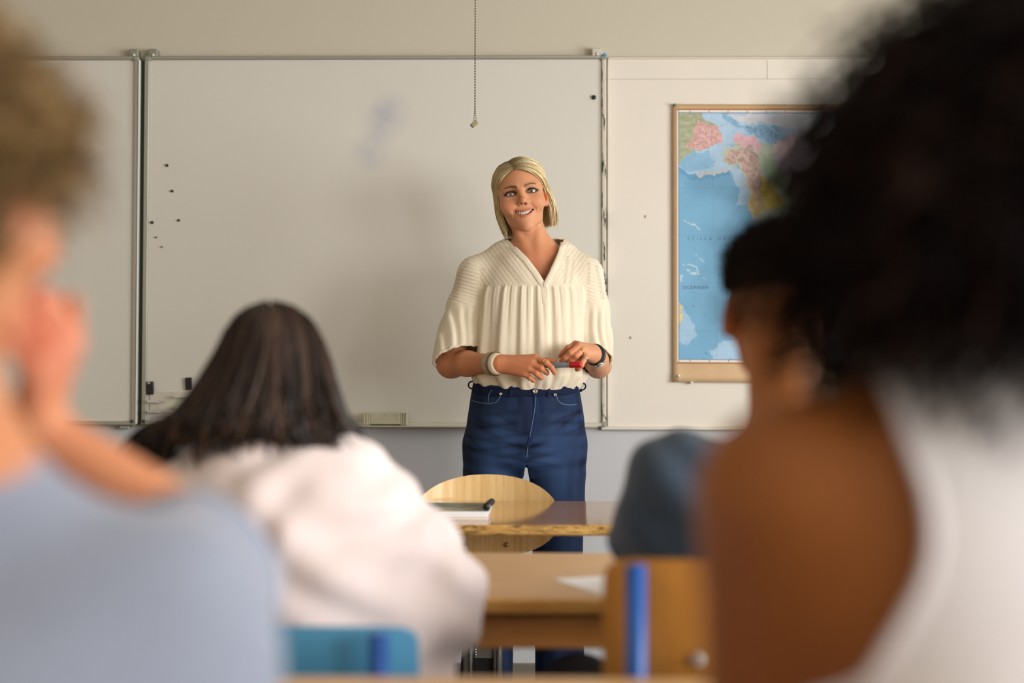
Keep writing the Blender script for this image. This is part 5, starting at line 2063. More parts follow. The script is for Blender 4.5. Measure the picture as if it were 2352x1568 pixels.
for q in ([(1083, 918), (1100, 923), (1125, 926), (1142, 922), (1150, 910), (1152, 902)], [(1276, 904), (1280, 918), (1290, 926), (1310, 929), (1332, 926)],
          [(1131, 895), (1124, 906), (1123, 923)], [(1231, 906), (1228, 940), (1222, 975), (1217, 1000)], [(1213, 1020), (1210, 1046)]):
    band(J, [tx(*w_) for w_ in q], 0.0026, 0.0022, 'stitching', M_thread, jn)
for (bx, by, r_) in ((1274, 905, 0.0052), (1152, 903, 0.0048), (1229, 897, 0.008)):
    c = J.march([tx(bx, by) - np.array([0, .3, 0])], [[0, 1, 0]])[0]
    MB().lathe([(r_, 0.0), (r_, -0.006), (r_ * 0.6, -0.0075), (r_ * 0.4, -0.006)], c, (0, 1, 0), 14).build('rivet', mat('nickel', (190, 184, 172), 0.3, 0.9), jn, True)
# side ties that stand off the waistband
for (q, sg) in ((tx(1334, 887, 0.0), 1), (tx(1087, 884, 0.0), -1)):
    th = np.linspace(-1.9, 1.9, 14)
    pts = np.array([q + np.array([sg * (0.004 + 0.011 * math.cos(t_)), 0, 0.011 * math.sin(t_)]) for t_ in th])
    MB().tube(pts, 0.0024, 8).build('side_loop', M_denim2, jn, True)
# shoes
M_shoe = mat('tan_leather', (150, 112, 78), 0.45)
for a_ in (tx(1116, 1600, 0.025), tx(1287, 1600, 0.025)):
    S = Field()
    S.cone((a_[0], a_[1] + 0.03, 0.045), (a_[0], a_[1] - 0.12, 0.036), 0.040, 0.034, 0.02).cone((a_[0], a_[1] + 0.02, 0.05), (a_[0], a_[1] + 0.02, 0.085), 0.038, 0.036, 0.02)
    S.ell((a_[0], a_[1], -0.05), (0.2, 0.4, 0.052), None, 0.004, '-')
    v_, f_ = polygonize(S, axis_grid(a_[0] - .06, a_[0] + .06, .006), axis_grid(a_[1] - .18, a_[1] + .09, .006), axis_grid(-0.01, .14, .006))
    obj('shoe', v_, f_, M_shoe, teacher, True)

# ---- what she wears on her hands
ax = wrL - elL
ax /= np.linalg.norm(ax)
bc = wrL - ax * 0.012
M_cuffb = mat('beige_bracelet', (188, 174, 150), 0.8, bump=0.3, bscale=700)
r_ = 0.0325
br = MB().lathe([(r_ - 0.004, -0.022), (r_ + 0.0025, -0.022), (r_ + 0.0018, 0.0), (r_ - 0.001, 0.022), (r_ - 0.005, 0.022)], bc, ax, 36).build('bracelet', M_cuffb, teacher, True)
mb = MB()
U_ = np.cross(ax, [0, 0, 1.0]); U_ /= np.linalg.norm(U_)
W2 = np.cross(ax, U_)
for k in range(64):
    t_ = 2 * PI * k / 64
    for o in (0.002, 0.0085):
        mb.sphere(bc + ax * o + (r_ + 0.0030 - o * 0.1) * (math.cos(t_) * U_ + math.sin(t_) * W2), 0.0017, 6, 4)
o = mb.build('bead_rows', mat('bronze_beads', (130, 106, 64), 0.3, 0.7), br, True)
o['kind'] = 'stuff'
ax2 = wrR - elR
ax2 /= np.linalg.norm(ax2)
wc = wrR - ax2 * 0.020 + np.array([0.004, 0, 0])
r_ = 0.0300
wt = MB().lathe([(r_, -0.008), (r_ + 0.003, -0.007), (r_ + 0.003, 0.007), (r_, 0.008)], wc, ax2, 30).build('watch_strap', mat('black_leather', (26, 26, 26), 0.4), teacher, True)
wt.name = 'wrist_watch'
dwc = np.array([0.25, -0.82, -0.5]); dwc -= ax2 * (dwc @ ax2); dwc /= np.linalg.norm(dwc)
cs = wc + dwc * (r_ + 0.001)
MB().lathe([(0.0135, 0), (0.0150, 0.002), (0.0150, 0.006), (0.0130, 0.008)], cs, dwc, 26).build('watch_case', mat('steel', (206, 204, 198), 0.2, 1.0), wt, True)
MB().lathe([(0.0128, 0.0078), (0.0126, 0.0085)], cs, dwc, 26).build('watch_dial', mat('pale_dial', (222, 218, 208), 0.3), wt, True)
M_gold = mat('gold', (222, 176, 96), 0.22, 1.0)
M_silver = mat('silver', (214, 210, 204), 0.2, 1.0)


def ring(a_, b_, t_, r_, m_):
    d_ = (b_ - a_) / np.linalg.norm(b_ - a_)
    c_ = a_ + (b_ - a_) * t_
    u_ = np.cross(d_, [0, 0, 1.0]); u_ /= np.linalg.norm(u_)
    w_ = np.cross(d_, u_)
    th = np.linspace(0, 2 * PI, 29)
    MB().tube(np.array([c_ + r_ * (math.cos(q) * u_ + math.sin(q) * w_) for q in th]), 0.0013, 8, False).build('ring', m_, teacher, True)


ring(kn['i'], tx(1254, 832, D - 0.047), 0.86, 0.0098, M_gold)
ring(kn2['r'], tx(1323, 817, D2 - 0.056), 0.30, 0.0100, M_gold)
ring(kn2['p'], tx(1335, 838, D2 - 0.048), 0.35, 0.0092, M_silver)

# ---- the board marker between her hands
a_, b_ = tx(1252, 839, -0.182), tx(1336, 837, -0.231)
mk = empty('board_marker', (a_ + b_) / 2, 'red capped grey board marker held in the teacher\'s hands', 'marker')
d_ = b_ - a_
L_ = np.linalg.norm(d_)
MB().lathe([(0.0070, 0.0), (0.0078, 0.002), (0.0078, L_ * 0.655), (0.0072, L_ * 0.66)], a_, d_, 20).build('barrel', mat('grey_barrel', (112, 122, 134), 0.3), mk, True)
MB().lathe([(0.0082, L_ * 0.635), (0.0082, L_ * 0.675)], a_, d_, 20).build('collar', mat('pale_grey_plastic', (160, 164, 168), 0.35), mk, True)
MB().lathe([(0.0088, L_ * 0.68), (0.0093, L_ * 0.69), (0.0090, L_ * 0.97), (0.0082, L_ * 0.995), (0.0050, L_)], a_, d_, 20).build('cap', mat('red_cap', (196, 14, 18), 0.25, coat=0.3), mk, True)
# ------------------------------------------------------------------ the pupils
def grow(F, lo, hi, h, fine=None, big=True):
    f = fine or [[], [], []]
    V, Q = polygonize(F, *[axis_grid(lo[i], hi[i], h, f[i]) for i in range(3)])
    return largest(V, Q) if big else (V, Q)


M_cotton = None


def seated(name_parts, label, root_xy, pelvis, chest, nb, shl, shr, ell_, elr, wrl, wrr, head, skin, opts):
    """a seated figure that looks towards +y; returns the person Empty and the fields used"""
    t = person((root_xy[0], root_xy[1], 0), label)
    B = Field()
    head_ops(B, head, smile=opts.get('smile', 0))
    B.cone(head(0, -0.028, -0.055), nb, 0.050 * head.sc, 0.056, 0.02)
    sw = np.linalg.norm(np.array(shr) - shl)
    up = (np.array(nb) - pelvis) / np.linalg.norm(np.array(nb) - pelvis)
    for s_ in (shl, shr):
        B.cone(nb, s_, 0.042, 0.046, 0.05)
    R_ = np.stack([(np.array(shr) - shl) / sw, np.cross(up, (np.array(shr) - shl) / sw), up], 1)
    R_[:, 1] /= np.linalg.norm(R_[:, 1])
    B.ell(chest, (sw * 0.50, 0.095, float(np.linalg.norm(np.array(nb) - chest)) + opts.get('vadd', 0.012)), R_, 0.06)
    B.ell((np.array(chest) + pelvis) / 2, (sw * 0.40, 0.090, 0.17), R_, 0.06)
    B.ell(pelvis, (0.150, 0.105, 0.110), None, 0.05)
    ar = opts.get('arm', 0.042)
    for s_, e_, w_, hd in ((shl, ell_, wrl, 'l'), (shr, elr, wrr, 'r')):
        B.cone(s_, e_, ar, ar * 0.84, 0.035).cone(e_, w_, ar * 0.86, 0.025, 0.012)
        hv = opts['hands'][hd]
        fingers_auto(B, w_, hv['d'], hv['n'], hv['t'], hv.get('s', 0.92), hv.get('curl', (0.12, 0.22, 0.18)), hv.get('thumb', 0.25))
    legs = opts['legs']
    for (h_, k_, a_) in legs:
        B.cone(h_, k_, 0.070, 0.050, 0.04).cone(k_, a_, 0.048, 0.034, 0.02).cone(a_, np.array(a_) + [0, 0.11, -0.045], 0.030, 0.026, 0.02)
    if 'extra' in opts:
        opts['extra'](B)
    allp = np.array([head.o, nb, shl, shr, ell_, elr, wrl, wrr, pelvis] + [p for l in legs for p in l])
    lo, hi = allp.min(0) - 0.19, allp.max(0) + 0.19
    lo[2] = max(lo[2], -0.02)
    hs = opts.get('h', 0.0055)
    fine = [[(head.o[i] - 0.12, head.o[i] + 0.14, 0.0042)] for i in range(3)]
    V, Q = grow(B, lo, hi, hs * 1.75, fine)
    return t, B, V, Q


def trousers(t, pelvis, legs, m, hip=0.165, th=0.092, kn=0.070, an=0.058, folds=0.004):
    T_ = Field()
    T_.ell(pelvis, (hip, 0.125, 0.125), None, 0.03)
    for (h_, k_, a_) in legs:
        T_.cone(h_, k_, th, kn, 0.04).cone(k_, np.array(a_) + [0, 0, -0.01], kn * 0.98, an, 0.02)
    T_.post = lambda p, d: d + vnoise(p * np.array([14, 14, 9], np.float32), 71) * folds
    T_.pad = folds
    P_ = np.array([pelvis] + [p for l in legs for p in l])
    V, Q = grow(T_, P_.min(0) - 0.18, P_.max(0) + 0.18, 0.010)
    V, Q, _ = cut(V, Q, V[:, 2] > 0.05)
    o = obj('trousers', V, Q, m, t, True)
    for (h_, k_, a_) in legs:
        S = Field()
        S.cone((a_[0], a_[1] - 0.03, 0.045), (a_[0], a_[1] + 0.14, 0.038), 0.044, 0.038, 0.02).cone((a_[0], a_[1], 0.05), (a_[0], a_[1], 0.09), 0.042, 0.040, 0.02)
        S.ell((a_[0], a_[1], -0.05), (0.3, 0.5, 0.052), None, 0.004, '-')
        v_, f_ = polygonize(S, axis_grid(a_[0] - .07, a_[0] + .07, .008), axis_grid(a_[1] - .10, a_[1] + .20, .008), axis_grid(-0.01, .15, .008))
        obj('shoe', v_, f_, M_sneaker, t, True)
    return o


M_sneaker = mat('white_sneaker', (206, 202, 196), 0.6)
M_pants_d = mat('dark_trousers', (22, 25, 34), 0.85, bump=0.2, bscale=500)
M_pants_b = mat('blue_trousers', (48, 66, 104), 0.85, bump=0.2, bscale=500)


def legs_for(px_, py_, pz, kz=0.50, reach=0.40, spread=0.10, kspread=0.13):
    return [((px_ + s * spread, py_ + 0.03, pz - 0.02), (px_ + s * kspread, py_ + reach, kz), (px_ + s * kspread, py_ + reach + 0.03, 0.09)) for s in (-1, 1)]


# ---------- the girl in the pale pink sweatshirt
yG = 2.14
gp = lambda px, py, dy=0.0: P(px, py, yG + dy)
nbG = gp(636, 1060, 0.02)
shlG, shrG = gp(450, 1172, 0.02), gp(798, 1160, 0.02)
elG, erG = gp(330, 1345, 0.08), gp(1000, 1384, 0.02)
wlG, wrG = np.array([nbG[0] - 0.13, 2.52, 0.81]), np.array([nbG[0] + 0.12, 2.52, 0.81])
pelG = np.array([gp(690, 1300)[0], yG - 0.01, 0.58])
chG = (nbG + pelG) / 2 + np.array([0, -0.01, 0.06])
HG = Frame(gp(628, 868, 0.085), (-0.10, 1, -0.28), (-0.06, 0.22, 1), 0.98)
lgG = legs_for(pelG[0], pelG[1], 0.575, kz=0.53)
hd = lambda d, n, t, **k: dict(d=d, n=n, t=t, **k)
girl, BG, V, Q = seated(None, 'girl with long dark brown hair in a pale pink sweatshirt leaning over the middle desk', (pelG[0], yG), pelG, chG, nbG, shlG, shrG, elG, erG, wlG, wrG, HG, None,
                        dict(hands={'l': hd((0.6, 0.7, 0.02), (0, 0.1, 1), (0.6, -0.6, 0)), 'r': hd((-0.6, 0.7, 0.02), (0, 0.1, 1), (-0.6, -0.6, 0))}, legs=lgG))


def hl_full(x, y, z):
    up = sstep(z - 0.070 + 3.0 * x * x, -0.004, 0.008)
    back = sstep(-y, -0.002, 0.025) * (z > -0.075)
    side = sstep(np.abs(x) - 0.054, 0, 0.008) * sstep(z, -0.005, 0.02) * sstep(-y, -0.04, -0.015)
    return np.clip(np.maximum(np.maximum(up, back), side), 0, 1)


obj('body', V, Q, M_skin, girl, True, col=face_colours(V, HG, (204, 150, 116), (176, 96, 88), (60, 40, 28), (30, 20, 18), (50, 34, 26), hl_full, makeup=0.3))
eyes_and_teeth(girl, HG, (84, 62, 44), False)
KG = Field()
upG = (nbG - pelG) / np.linalg.norm(nbG - pelG)
acG = (shrG - shlG) / np.linalg.norm(shrG - shlG)
RG = np.stack([acG, np.cross(upG, acG), upG], 1)
KG.ell(chG, (0.200, 0.135, float(np.linalg.norm(nbG - chG)) + 0.03), RG, 0.06)
KG.ell(chG * 0.45 + pelG * 0.55 + np.array([0.035, 0, 0.0]), (0.205, 0.135, 0.20), RG, 0.06)
KG.ell(pelG + np.array([0.02, 0, 0.03]), (0.195, 0.145, 0.13), None, 0.06)
for s_, e_, w_, sg in ((shlG, elG, wlG, -1), (shrG, erG, wrG, 1)):
    KG.cone(nbG + np.array([0, 0, -0.015]), s_, 0.064, 0.070, 0.06)
    KG.cone(s_, s_ * 0.45 + e_ * 0.55, 0.074, 0.082, 0.05).cone(s_ * 0.45 + e_ * 0.55, e_, 0.082, 0.078, 0.04)
    KG.cone(e_, w_ * 0.94 + e_ * 0.06, 0.060, 0.035, 0.04)
    if sg > 0:
        KG.cone(e_ + np.array([-0.07, -0.02, -0.02]), e_ + np.array([-0.11, 0.0, 0.05]), 0.085, 0.090, 0.07)
# slack hood round the neck
th = np.linspace(-0.35 * PI, 1.35 * PI, 14)
hp_ = np.array([nbG + np.array([0.098 * math.cos(a + PI), 0.010 - 0.085 * math.sin(a), -0.006 - 0.026 * math.sin(a)]) for a in th])
for a, b in zip(hp_[:-1], hp_[1:]):
    KG.cone(a, b, 0.022, 0.022, 0.03)


def sweat_folds(p, d):
    n1 = vnoise(p * np.array([9, 9, 6], np.float32), 21)
    u = p[:, 0] * 0.8 + p[:, 2] * 0.9
    f = np.sin(u * 46 + n1 * 3.2) * 0.0055 * (0.3 + 0.7 * np.clip(vnoise(p * np.array([6, 6, 5], np.float32), 22) + 0.4, 0, 1))
    g = np.sin((p[:, 0] * 0.55 - p[:, 2]) * 62 + n1 * 4) * 0.0045
    return d + f + g + n1 * 0.003


KG.post, KG.pad = sweat_folds, 0.014
V, Q = grow(KG, np.minimum.reduce([shlG, elG, wlG, pelG]) - 0.16, np.maximum.reduce([nbG, shrG, erG, wrG]) + 0.16, 0.0058)
V, Q, _ = cut(V, Q, V[:, 2] > 0.46)
# neck opening towards the front and top
ko = np.hypot(V[:, 0] - nbG[0], V[:, 1] - nbG[1] - 0.012) < 0.060
V, Q, _ = cut(V, Q, ~(ko & (V[:, 2] > nbG[2] - 0.06)))
V, Q = largest(V, Q)
V, hm = smooth_hems(V, Q)
M_pink = mat('pale_pink_fleece', (245, 229, 228), 0.9, noise=0.02, nscale=30, bump=0.25, bscale=300, sheen=0.3)
swt = obj('sweatshirt', V, Q, M_pink, girl, True)
for ln in hm[:1]:
    pass
for w_, e_ in ((wlG, elG), (wrG, erG)):
    d_ = (w_ - e_) / np.linalg.norm(w_ - e_)
    MB().lathe([(0.036, -0.03), (0.041, -0.02), (0.041, 0.02), (0.034, 0.03)], w_ - d_ * 0.02, d_, 20).build('cuff', M_pink, swt, True)
trousers(girl, pelG, lgG, M_pants_b)


def long_hair(head, n, m_, seed, ends, cols, rad, R_=(0.0800, 0.1000, 0.0890), part=0.0, lift_=0.16, wave=0.004):
    """straight hair from a centre parting; ends(az, u, rg) -> list of world points the strand passes after leaving the head"""
    rg = np.random.default_rng(seed)
    sx = rg.choice([-1, 1], n)
    u = rg.random(n)
    lay = rg.random(n)
    c0 = np.array([0.0, -0.018, 0.026])
    R_ = np.array(R_)
    st = np.stack([np.full(n, part) + 0.003 * sx, 0.066 - 0.14 * u, np.full(n, 0.085)], 1)
    st = (st - c0) / R_
    st /= np.linalg.norm(st, axis=1)[:, None]
    az = np.radians(-20 + 112 * u + rg.normal(0, 4, n))
    el = np.radians(-8 + rg.normal(0, 4, n))
    en = np.stack([sx * np.cos(az) * np.cos(el), -np.sin(az) * np.cos(el), np.sin(el)], 1)
    om = np.arccos(np.clip((st * en).sum(1), -0.999, 0.999))
    m1 = int(m_ * 0.5)
    t1 = np.linspace(0, 1, m1)
    a_ = np.sin((1 - t1)[None] * om[:, None]) / np.sin(om)[:, None]
    b_ = np.sin(t1[None] * om[:, None]) / np.sin(om)[:, None]
    d = a_[..., None] * st[:, None] + b_[..., None] * en[:, None]
    lift = 1.0 + lift_ * lay[:, None] * (0.4 + 0.6 * t1)[None]
    p = c0 + d * R_ * lift[..., None]
    Wp = head.o + (p * head.sc) @ head.R.T
    e_ = ends(sx, az, u, lay, rg, Wp[:, -1])              # (n, k, 3)
    ctrl = np.concatenate([Wp[:, -1:], e_], 1)
    kk = ctrl.shape[1]
    m2 = m_ - m1
    tt = np.linspace(0, kk - 1, m2 + 1)[1:]
    i0 = np.clip(tt.astype(int), 0, kk - 2)
    f = tt - i0
    f = f * f * (3 - 2 * f) * 0.5 + f * 0.5
    lower = ctrl[:, i0] * (1 - f)[None, :, None] + ctrl[:, i0 + 1] * f[None, :, None]
    path = np.concatenate([Wp, lower], 1)
    ph = rg.random((n, 1)) * 6
    s_ = np.linspace(0, 1, m_)[None]
    path[..., 0] += wave * np.sin(s_ * 9 + ph) * s_
    path[..., 1] += wave * np.cos(s_ * 8 + ph) * s_
    for _ in range(2):
        path[:, 1:-1] = 0.5 * path[:, 1:-1] + 0.25 * (path[:, :-2] + path[:, 2:])
    base = np.array([lin(c) for c in cols])
    cc = base[rg.integers(0, len(cols), n)] * (0.8 + 0.4 * rg.random(n))[:, None]
    rr = rad * (np.concatenate([np.linspace(0.6, 1, 4), np.ones(m_ - 7), np.array([0.85, 0.6, 0.25])]))
    return strands(path, rr, cc)


def ends_girl(sx, az, u, lay, rg, W):
    n = len(sx)
    front = (u < 0.34)
    side = np.where(sx < 0, 1.0, 0.55)
    cen = np.clip(1.1 - u, 0, 1) ** 0.8
    sway = rg.normal(0, 0.012, n)
    p1 = W + np.stack([(sx * (0.026 + 0.022 * lay) * side + np.where(sx < 0, -0.010, 0)) * cen, -0.010 - 0.03 * lay * (u > 0.3), np.full(n, -0.080)], 1)
    zb = nbG[2] + 0.032 + rg.normal(0, 0.008, n)
    p2 = p1.copy()
    p2[:, 2] = zb + 0.02
    p2[:, 0] += (sx * 0.016 * side + np.where(sx < 0, np.where(front, -0.035, -0.010), 0)) * cen + sway
    p2[:, 1] = np.where(front, p2[:, 1] + 0.01, np.minimum(p2[:, 1] - 0.012, nbG[1] - 0.085))
    p3 = p2.copy()
    tail = rg.random(n)
    p3[:, 2] -= np.where(front, 0.09 + 0.05 * tail, np.where(tail > 0.93, 0.05, 0.010))
    p3[:, 0] += np.where(front & (sx < 0), -0.055, np.where(front, 0.0, 0.0)) + sway * 0.5
    p3[:, 1] += np.where(front, 0.03, 0.012)
    return np.stack([p1, p2, p3], 1)


V, F_, c_ = long_hair(HG, 2300, 15, 11, ends_girl, [(50, 30, 24), (32, 22, 18), (62, 44, 34), (84, 62, 46), (24, 16, 13)], 0.0022, lift_=0.14)
obj('hair', V, F_, M_hair, girl, True, col=c_)['kind'] = 'stuff'

# ---------- the boy in navy
yN = 2.02
np_ = lambda px, py, dy=0.0: P(px, py, yN + dy)
HN = Frame(np_(1792, 706, 0.04), (0.06, 1, -0.06), (0.02, 0.05, 1), 1.0)
nbN = np_(1815, 1062, -0.01)
shlN, shrN = np_(1560, 1112, 0.0), np_(2070, 1112, 0.02)
elN, erN = np_(1478, 1330, 0.10), np_(2150, 1340, 0.12)
wlN, wrN = np.array([elN[0] + 0.14, yN + 0.44, 0.79]), np.array([erN[0] - 0.10, yN + 0.44, 0.79])
pelN = np.array([np_(1800, 1400)[0], yN + 0.005, 0.58])
chN = (nbN + pelN) / 2 + np.array([0, 0, 0.06])
lgN = [((pelN[0] - 0.10, yN + 0.03, 0.555), tuple(P(1330, 1606, 2.40)), (P(1330, 1606, 2.40)[0] + 0.02, 2.44, 0.09)), ((pelN[0] + 0.10, yN + 0.03, 0.555), (pelN[0] + 0.14, yN + 0.42, 0.52), (pelN[0] + 0.14, yN + 0.45, 0.09))]
boyN, BN, V, Q = seated(None, 'boy with short dark hair in a navy T-shirt sitting on the wooden chair', (pelN[0], yN), pelN, chN, nbN, shlN, shrN, elN, erN, wlN, wrN, HN, None,
                        dict(hands={'l': hd((0.6, 0.7, 0.02), (0, 0.1, 1), (0.6, -0.6, 0)), 'r': hd((-0.6, 0.7, 0.02), (0, 0.1, 1), (-0.6, -0.6, 0))}, legs=lgN))


def hl_short(x, y, z):
    top = sstep(z - (0.012 - 0.9 * (y + 0.02) * (y > -0.02)), -0.004, 0.020) * ((z > 0.062) | (y < 0.03))
    fade = sstep(z, -0.085, 0.02) * sstep(-y, 0.0, 0.03) * 0.62
    return np.clip(np.maximum(top, fade), 0, 1)


colN = face_colours(V, HN, (178, 112, 62), (150, 84, 70), (40, 26, 18), (24, 16, 14), (58, 38, 22), hl_short, makeup=0.2)
obj('body', V, Q, M_skin, boyN, True, col=colN)
eyes_and_teeth(boyN, HN, (60, 40, 28), False)


def short_hair(head, n, seed, region, length, cols, rad, R_, c0=(0, -0.018, 0.026), m_=5, lean=(0, 0.5, 0.2), jit=0.5):
    rg = np.random.default_rng(seed)
    d = rg.normal(0, 1, (n * 4, 3))
    d /= np.linalg.norm(d, axis=1)[:, None]
    p = np.array(c0) + d * np.array(R_)
    ok = region(p[:, 0], p[:, 1], p[:, 2]) > rg.random(len(p)) * 0.9 + 0.05
    p, d = p[ok][:n], d[ok][:n]
    n = len(p)
    dirv = d + np.array(lean) + rg.normal(0, jit, (n, 3)) * 0.5
    dirv /= np.linalg.norm(dirv, axis=1)[:, None]
    s_ = np.linspace(0, 1, m_)
    L = length(p) * (0.6 + 0.7 * rg.random(n))
    path = p[:, None] + dirv[:, None] * (s_[None, :, None] * L[:, None, None])
    path[..., 2] -= (s_[None] ** 2) * L[:, None] * 0.25
    W = head.o + (path * head.sc) @ head.R.T
    base = np.array([lin(c) for c in cols])
    cc = base[rg.integers(0, len(cols), n)] * (0.75 + 0.5 * rg.random(n))[:, None]
    return strands(W, rad * np.linspace(1, 0.35, m_), cc)


reg = lambda x, y, z: sstep(z - (0.018 + 0.12 * np.abs(y + 0.05)), -0.006, 0.012) * ((y < 0.045) | (z > 0.075))
V, F_, c_ = short_hair(HN, 5200, 31, reg, lambda p: 0.010 + 0.020 * sstep(p[:, 2], 0.02, 0.085), [(26, 17, 13), (36, 23, 16), (18, 12, 10)], 0.0016, (0.0745, 0.094, 0.0825))
obj('hair', V, F_, M_hair_matt, boyN, True, col=c_)['kind'] = 'stuff'


def tee(t, nb, shl, shr, el_, er_, ch, pel, m, sleeve=0.62, name='t_shirt', sw=0.20, dp=0.125, seed=40, neck=0.066, sr=0.066, h=0.006, hem=0.47, amp=1.0, vadd=0.02):
    S = Field()
    up = (nb - pel) / np.linalg.norm(nb - pel)
    ac = (shr - shl) / np.linalg.norm(shr - shl)
    R_ = np.stack([ac, np.cross(up, ac), up], 1)
    S.ell(ch, (sw, dp, float(np.linalg.norm(nb - ch)) + vadd), R_, 0.06)
    S.ell(ch * 0.45 + pel * 0.55, (sw * 0.93, dp, 0.19), R_, 0.06)
    S.ell(pel + np.array([0, 0, 0.03]), (0.18, 0.135, 0.12), None, 0.06)
    SS = []
    for s_, e_ in ((shl, el_), (shr, er_)):
        S.cone(nb + np.array([0, 0, -0.02]), s_, 0.058, sr, 0.06)
        c = s_ + (e_ - s_) * (sleeve + 0.15)
        S.cone(s_, c, sr, sr * 0.98, 0.045)
        SS.append(Field().cone(s_, c, sr, sr * 0.98, 0.01))

    def folds(p, d):
        n1 = vnoise(p * np.array([8, 8, 6], np.float32), seed)
        f = np.sin((p[:, 0] * 0.9 + p[:, 2] * 0.7) * 52 + n1 * 3.5) * 0.0035 + np.sin((p[:, 0] * 0.6 - p[:, 2] * 0.8) * 40 + n1 * 3) * 0.0025
        return d + (f + n1 * 0.006) * amp
    S.post, S.pad = folds, 0.012
    pts = np.array([nb, shl, shr, el_, er_, pel, ch])
    V, Q = grow(S, pts.min(0) - 0.17, pts.max(0) + 0.17, h)
    k = V[:, 2] > hem
    for (s_, e_), f in zip(((shl, el_), (shr, er_)), SS):
        d_ = (e_ - s_) / np.linalg.norm(e_ - s_)
        k &= ~(((V - s_) @ d_ > np.linalg.norm(e_ - s_) * sleeve) & (f(V) < 0.02))
    k &= ~((np.hypot(V[:, 0] - nb[0], V[:, 1] - nb[1] - 0.008) < neck) & (V[:, 2] > nb[2] - 0.055))
    V, Q, _ = cut(V, Q, k)
    V, Q = largest(V, Q)
    V, hm = smooth_hems(V, Q, 20)
    o = obj(name, V, Q, m, t, True)
    for ln in hm:
        if len(ln) > 30:
            nm = 'neck_rib' if abs(ln[:, 0].mean() - nb[0]) < 0.05 and ln[:, 2].mean() > ch[2] else 'hem'
            ln = ln[::2]
            MB().tube(np.concatenate([ln, ln[:1]]), 0.0042, 6, False).build(nm, m, o, True)
    return o


M_navy = mat('navy_cotton', (46, 62, 80), 0.85, noise=0.03, nscale=40, bump=0.25, bscale=400, sheen=0.2)
tee(boyN, nbN, shlN, shrN, elN, erN, chN, pelN, M_navy, sleeve=0.72, sw=0.195, dp=0.125, seed=41, sr=0.066, neck=0.062)
trousers(boyN, pelN, lgN, M_pants_d, th=0.085, kn=0.072)

# ---------- the curly-haired boy at the left
yL = 1.02
lp = lambda px, py, dy=0.0: P(px, py, yL + dy)
HL = Frame(lp(-150, 452, 0.03), (0.30, 1, -0.10), (0.06, 0.02, 1), 1.0)
nbL = lp(-135, 1130, -0.035)
shrL = lp(335, 1478, -0.015)
shlL = shrL + np.array([-0.345, 0.0, 0.0])
erL = lp(490, 1255, 0.215)
wrLf = lp(70, 985, 0.165)
elLf = shlL + np.array([-0.07, 0.12, -0.17])
wlLf = np.array([shlL[0] + 0.10, yL + 0.36, 0.79])
pelL = np.array([nbL[0] + 0.06, yL - 0.09, 0.58])
chL = (nbL + pelL) / 2 + np.array([0.02, 0, 0.05])
lgL = legs_for(pelL[0], pelL[1], 0.575, kz=0.53)
kz = np.array([0.40, -0.50, 0.80]) * 0.09


boyL, BL, V, Q = seated(None, 'boy with curly fair hair in a grey-blue T-shirt resting his chin on his hand', (pelL[0], yL), pelL, chL, nbL, shlL, shrL, elLf, erL, wlLf, wrLf, HL, None,
                        dict(hands={'l': hd((0.6, 0.7, 0.02), (0, 0.1, 1), (0.6, -0.6, 0)),
                                    'r': hd(kz, (0.70, -0.30, 0.10), (-0.3, 0.5, 0.8), curl=(1.0, 1.3, 0.8), thumb=0.4, s=0.95)}, legs=lgL, h=0.005, arm=0.041, vadd=-0.06))
colL = face_colours(V, HL, (208, 140, 100), (200, 110, 98), (150, 116, 74), (60, 44, 34), (128, 100, 60), hl_full, makeup=0.2)
q_ = np.exp(-(np.linalg.norm(V - (wrLf + kz * 1.0), axis=1) / 0.05) ** 2)[:, None] * 0.5
colL = colL * (1 - q_) + lin((224, 130, 112)) * q_
obj('body', V, Q, M_skin, boyL, True, col=colL)
eyes_and_teeth(boyL, HL, (90, 110, 120), False)


def curls(head, n, seed, region, R_, rad_c, turns, length, cols, rad, c0=(0, -0.018, 0.026), m_=22, grav=0.3, out=1.0):
    """loose springs of hair standing off the scalp"""
    rg = np.random.default_rng(seed)
    d = rg.normal(0, 1, (n * 5, 3))
    d /= np.linalg.norm(d, axis=1)[:, None]
    p = np.array(c0) + d * np.array(R_)
    ok = region(p[:, 0], p[:, 1], p[:, 2]) > rg.random(len(p))
    p, d = p[ok][:n], d[ok][:n]
    n = len(p)
    ax = d * out + rg.normal(0, 0.45, (n, 3)) + np.array([0, 0, -grav])
    ax /= np.linalg.norm(ax, axis=1)[:, None]
    a = np.cross(ax, rg.normal(0, 1, (n, 3)))
    a /= np.linalg.norm(a, axis=1)[:, None]
    b = np.cross(ax, a)
    s_ = np.linspace(0, 1, m_)
    L = (length * (0.6 + 0.7 * rg.random(n)))[:, None, None]
    an = (2 * PI * turns * s_)[None] * (0.7 + 0.6 * rg.random(n))[:, None] * rg.choice([-1, 1], n)[:, None]
    rc = rad_c * (0.6 + 0.8 * rg.random(n))[:, None, None] * np.clip(s_ * 4, 0, 1)[None, :, None]
    path = p[:, None] + ax[:, None] * s_[None, :, None] * L + rc * (np.cos(an)[..., None] * a[:, None] + np.sin(an)[..., None] * b[:, None])
    path[..., 2] -= grav * (s_[None] ** 2) * L[..., 0] * 0.8
    W = head.o + (path * head.sc) @ head.R.T
    base = np.array([lin(c) for c in cols])
    cc = base[rg.integers(0, len(cols), n)] * (0.75 + 0.5 * rg.random(n))[:, None]
    return strands(W, rad * np.linspace(1, 0.5, m_), cc)


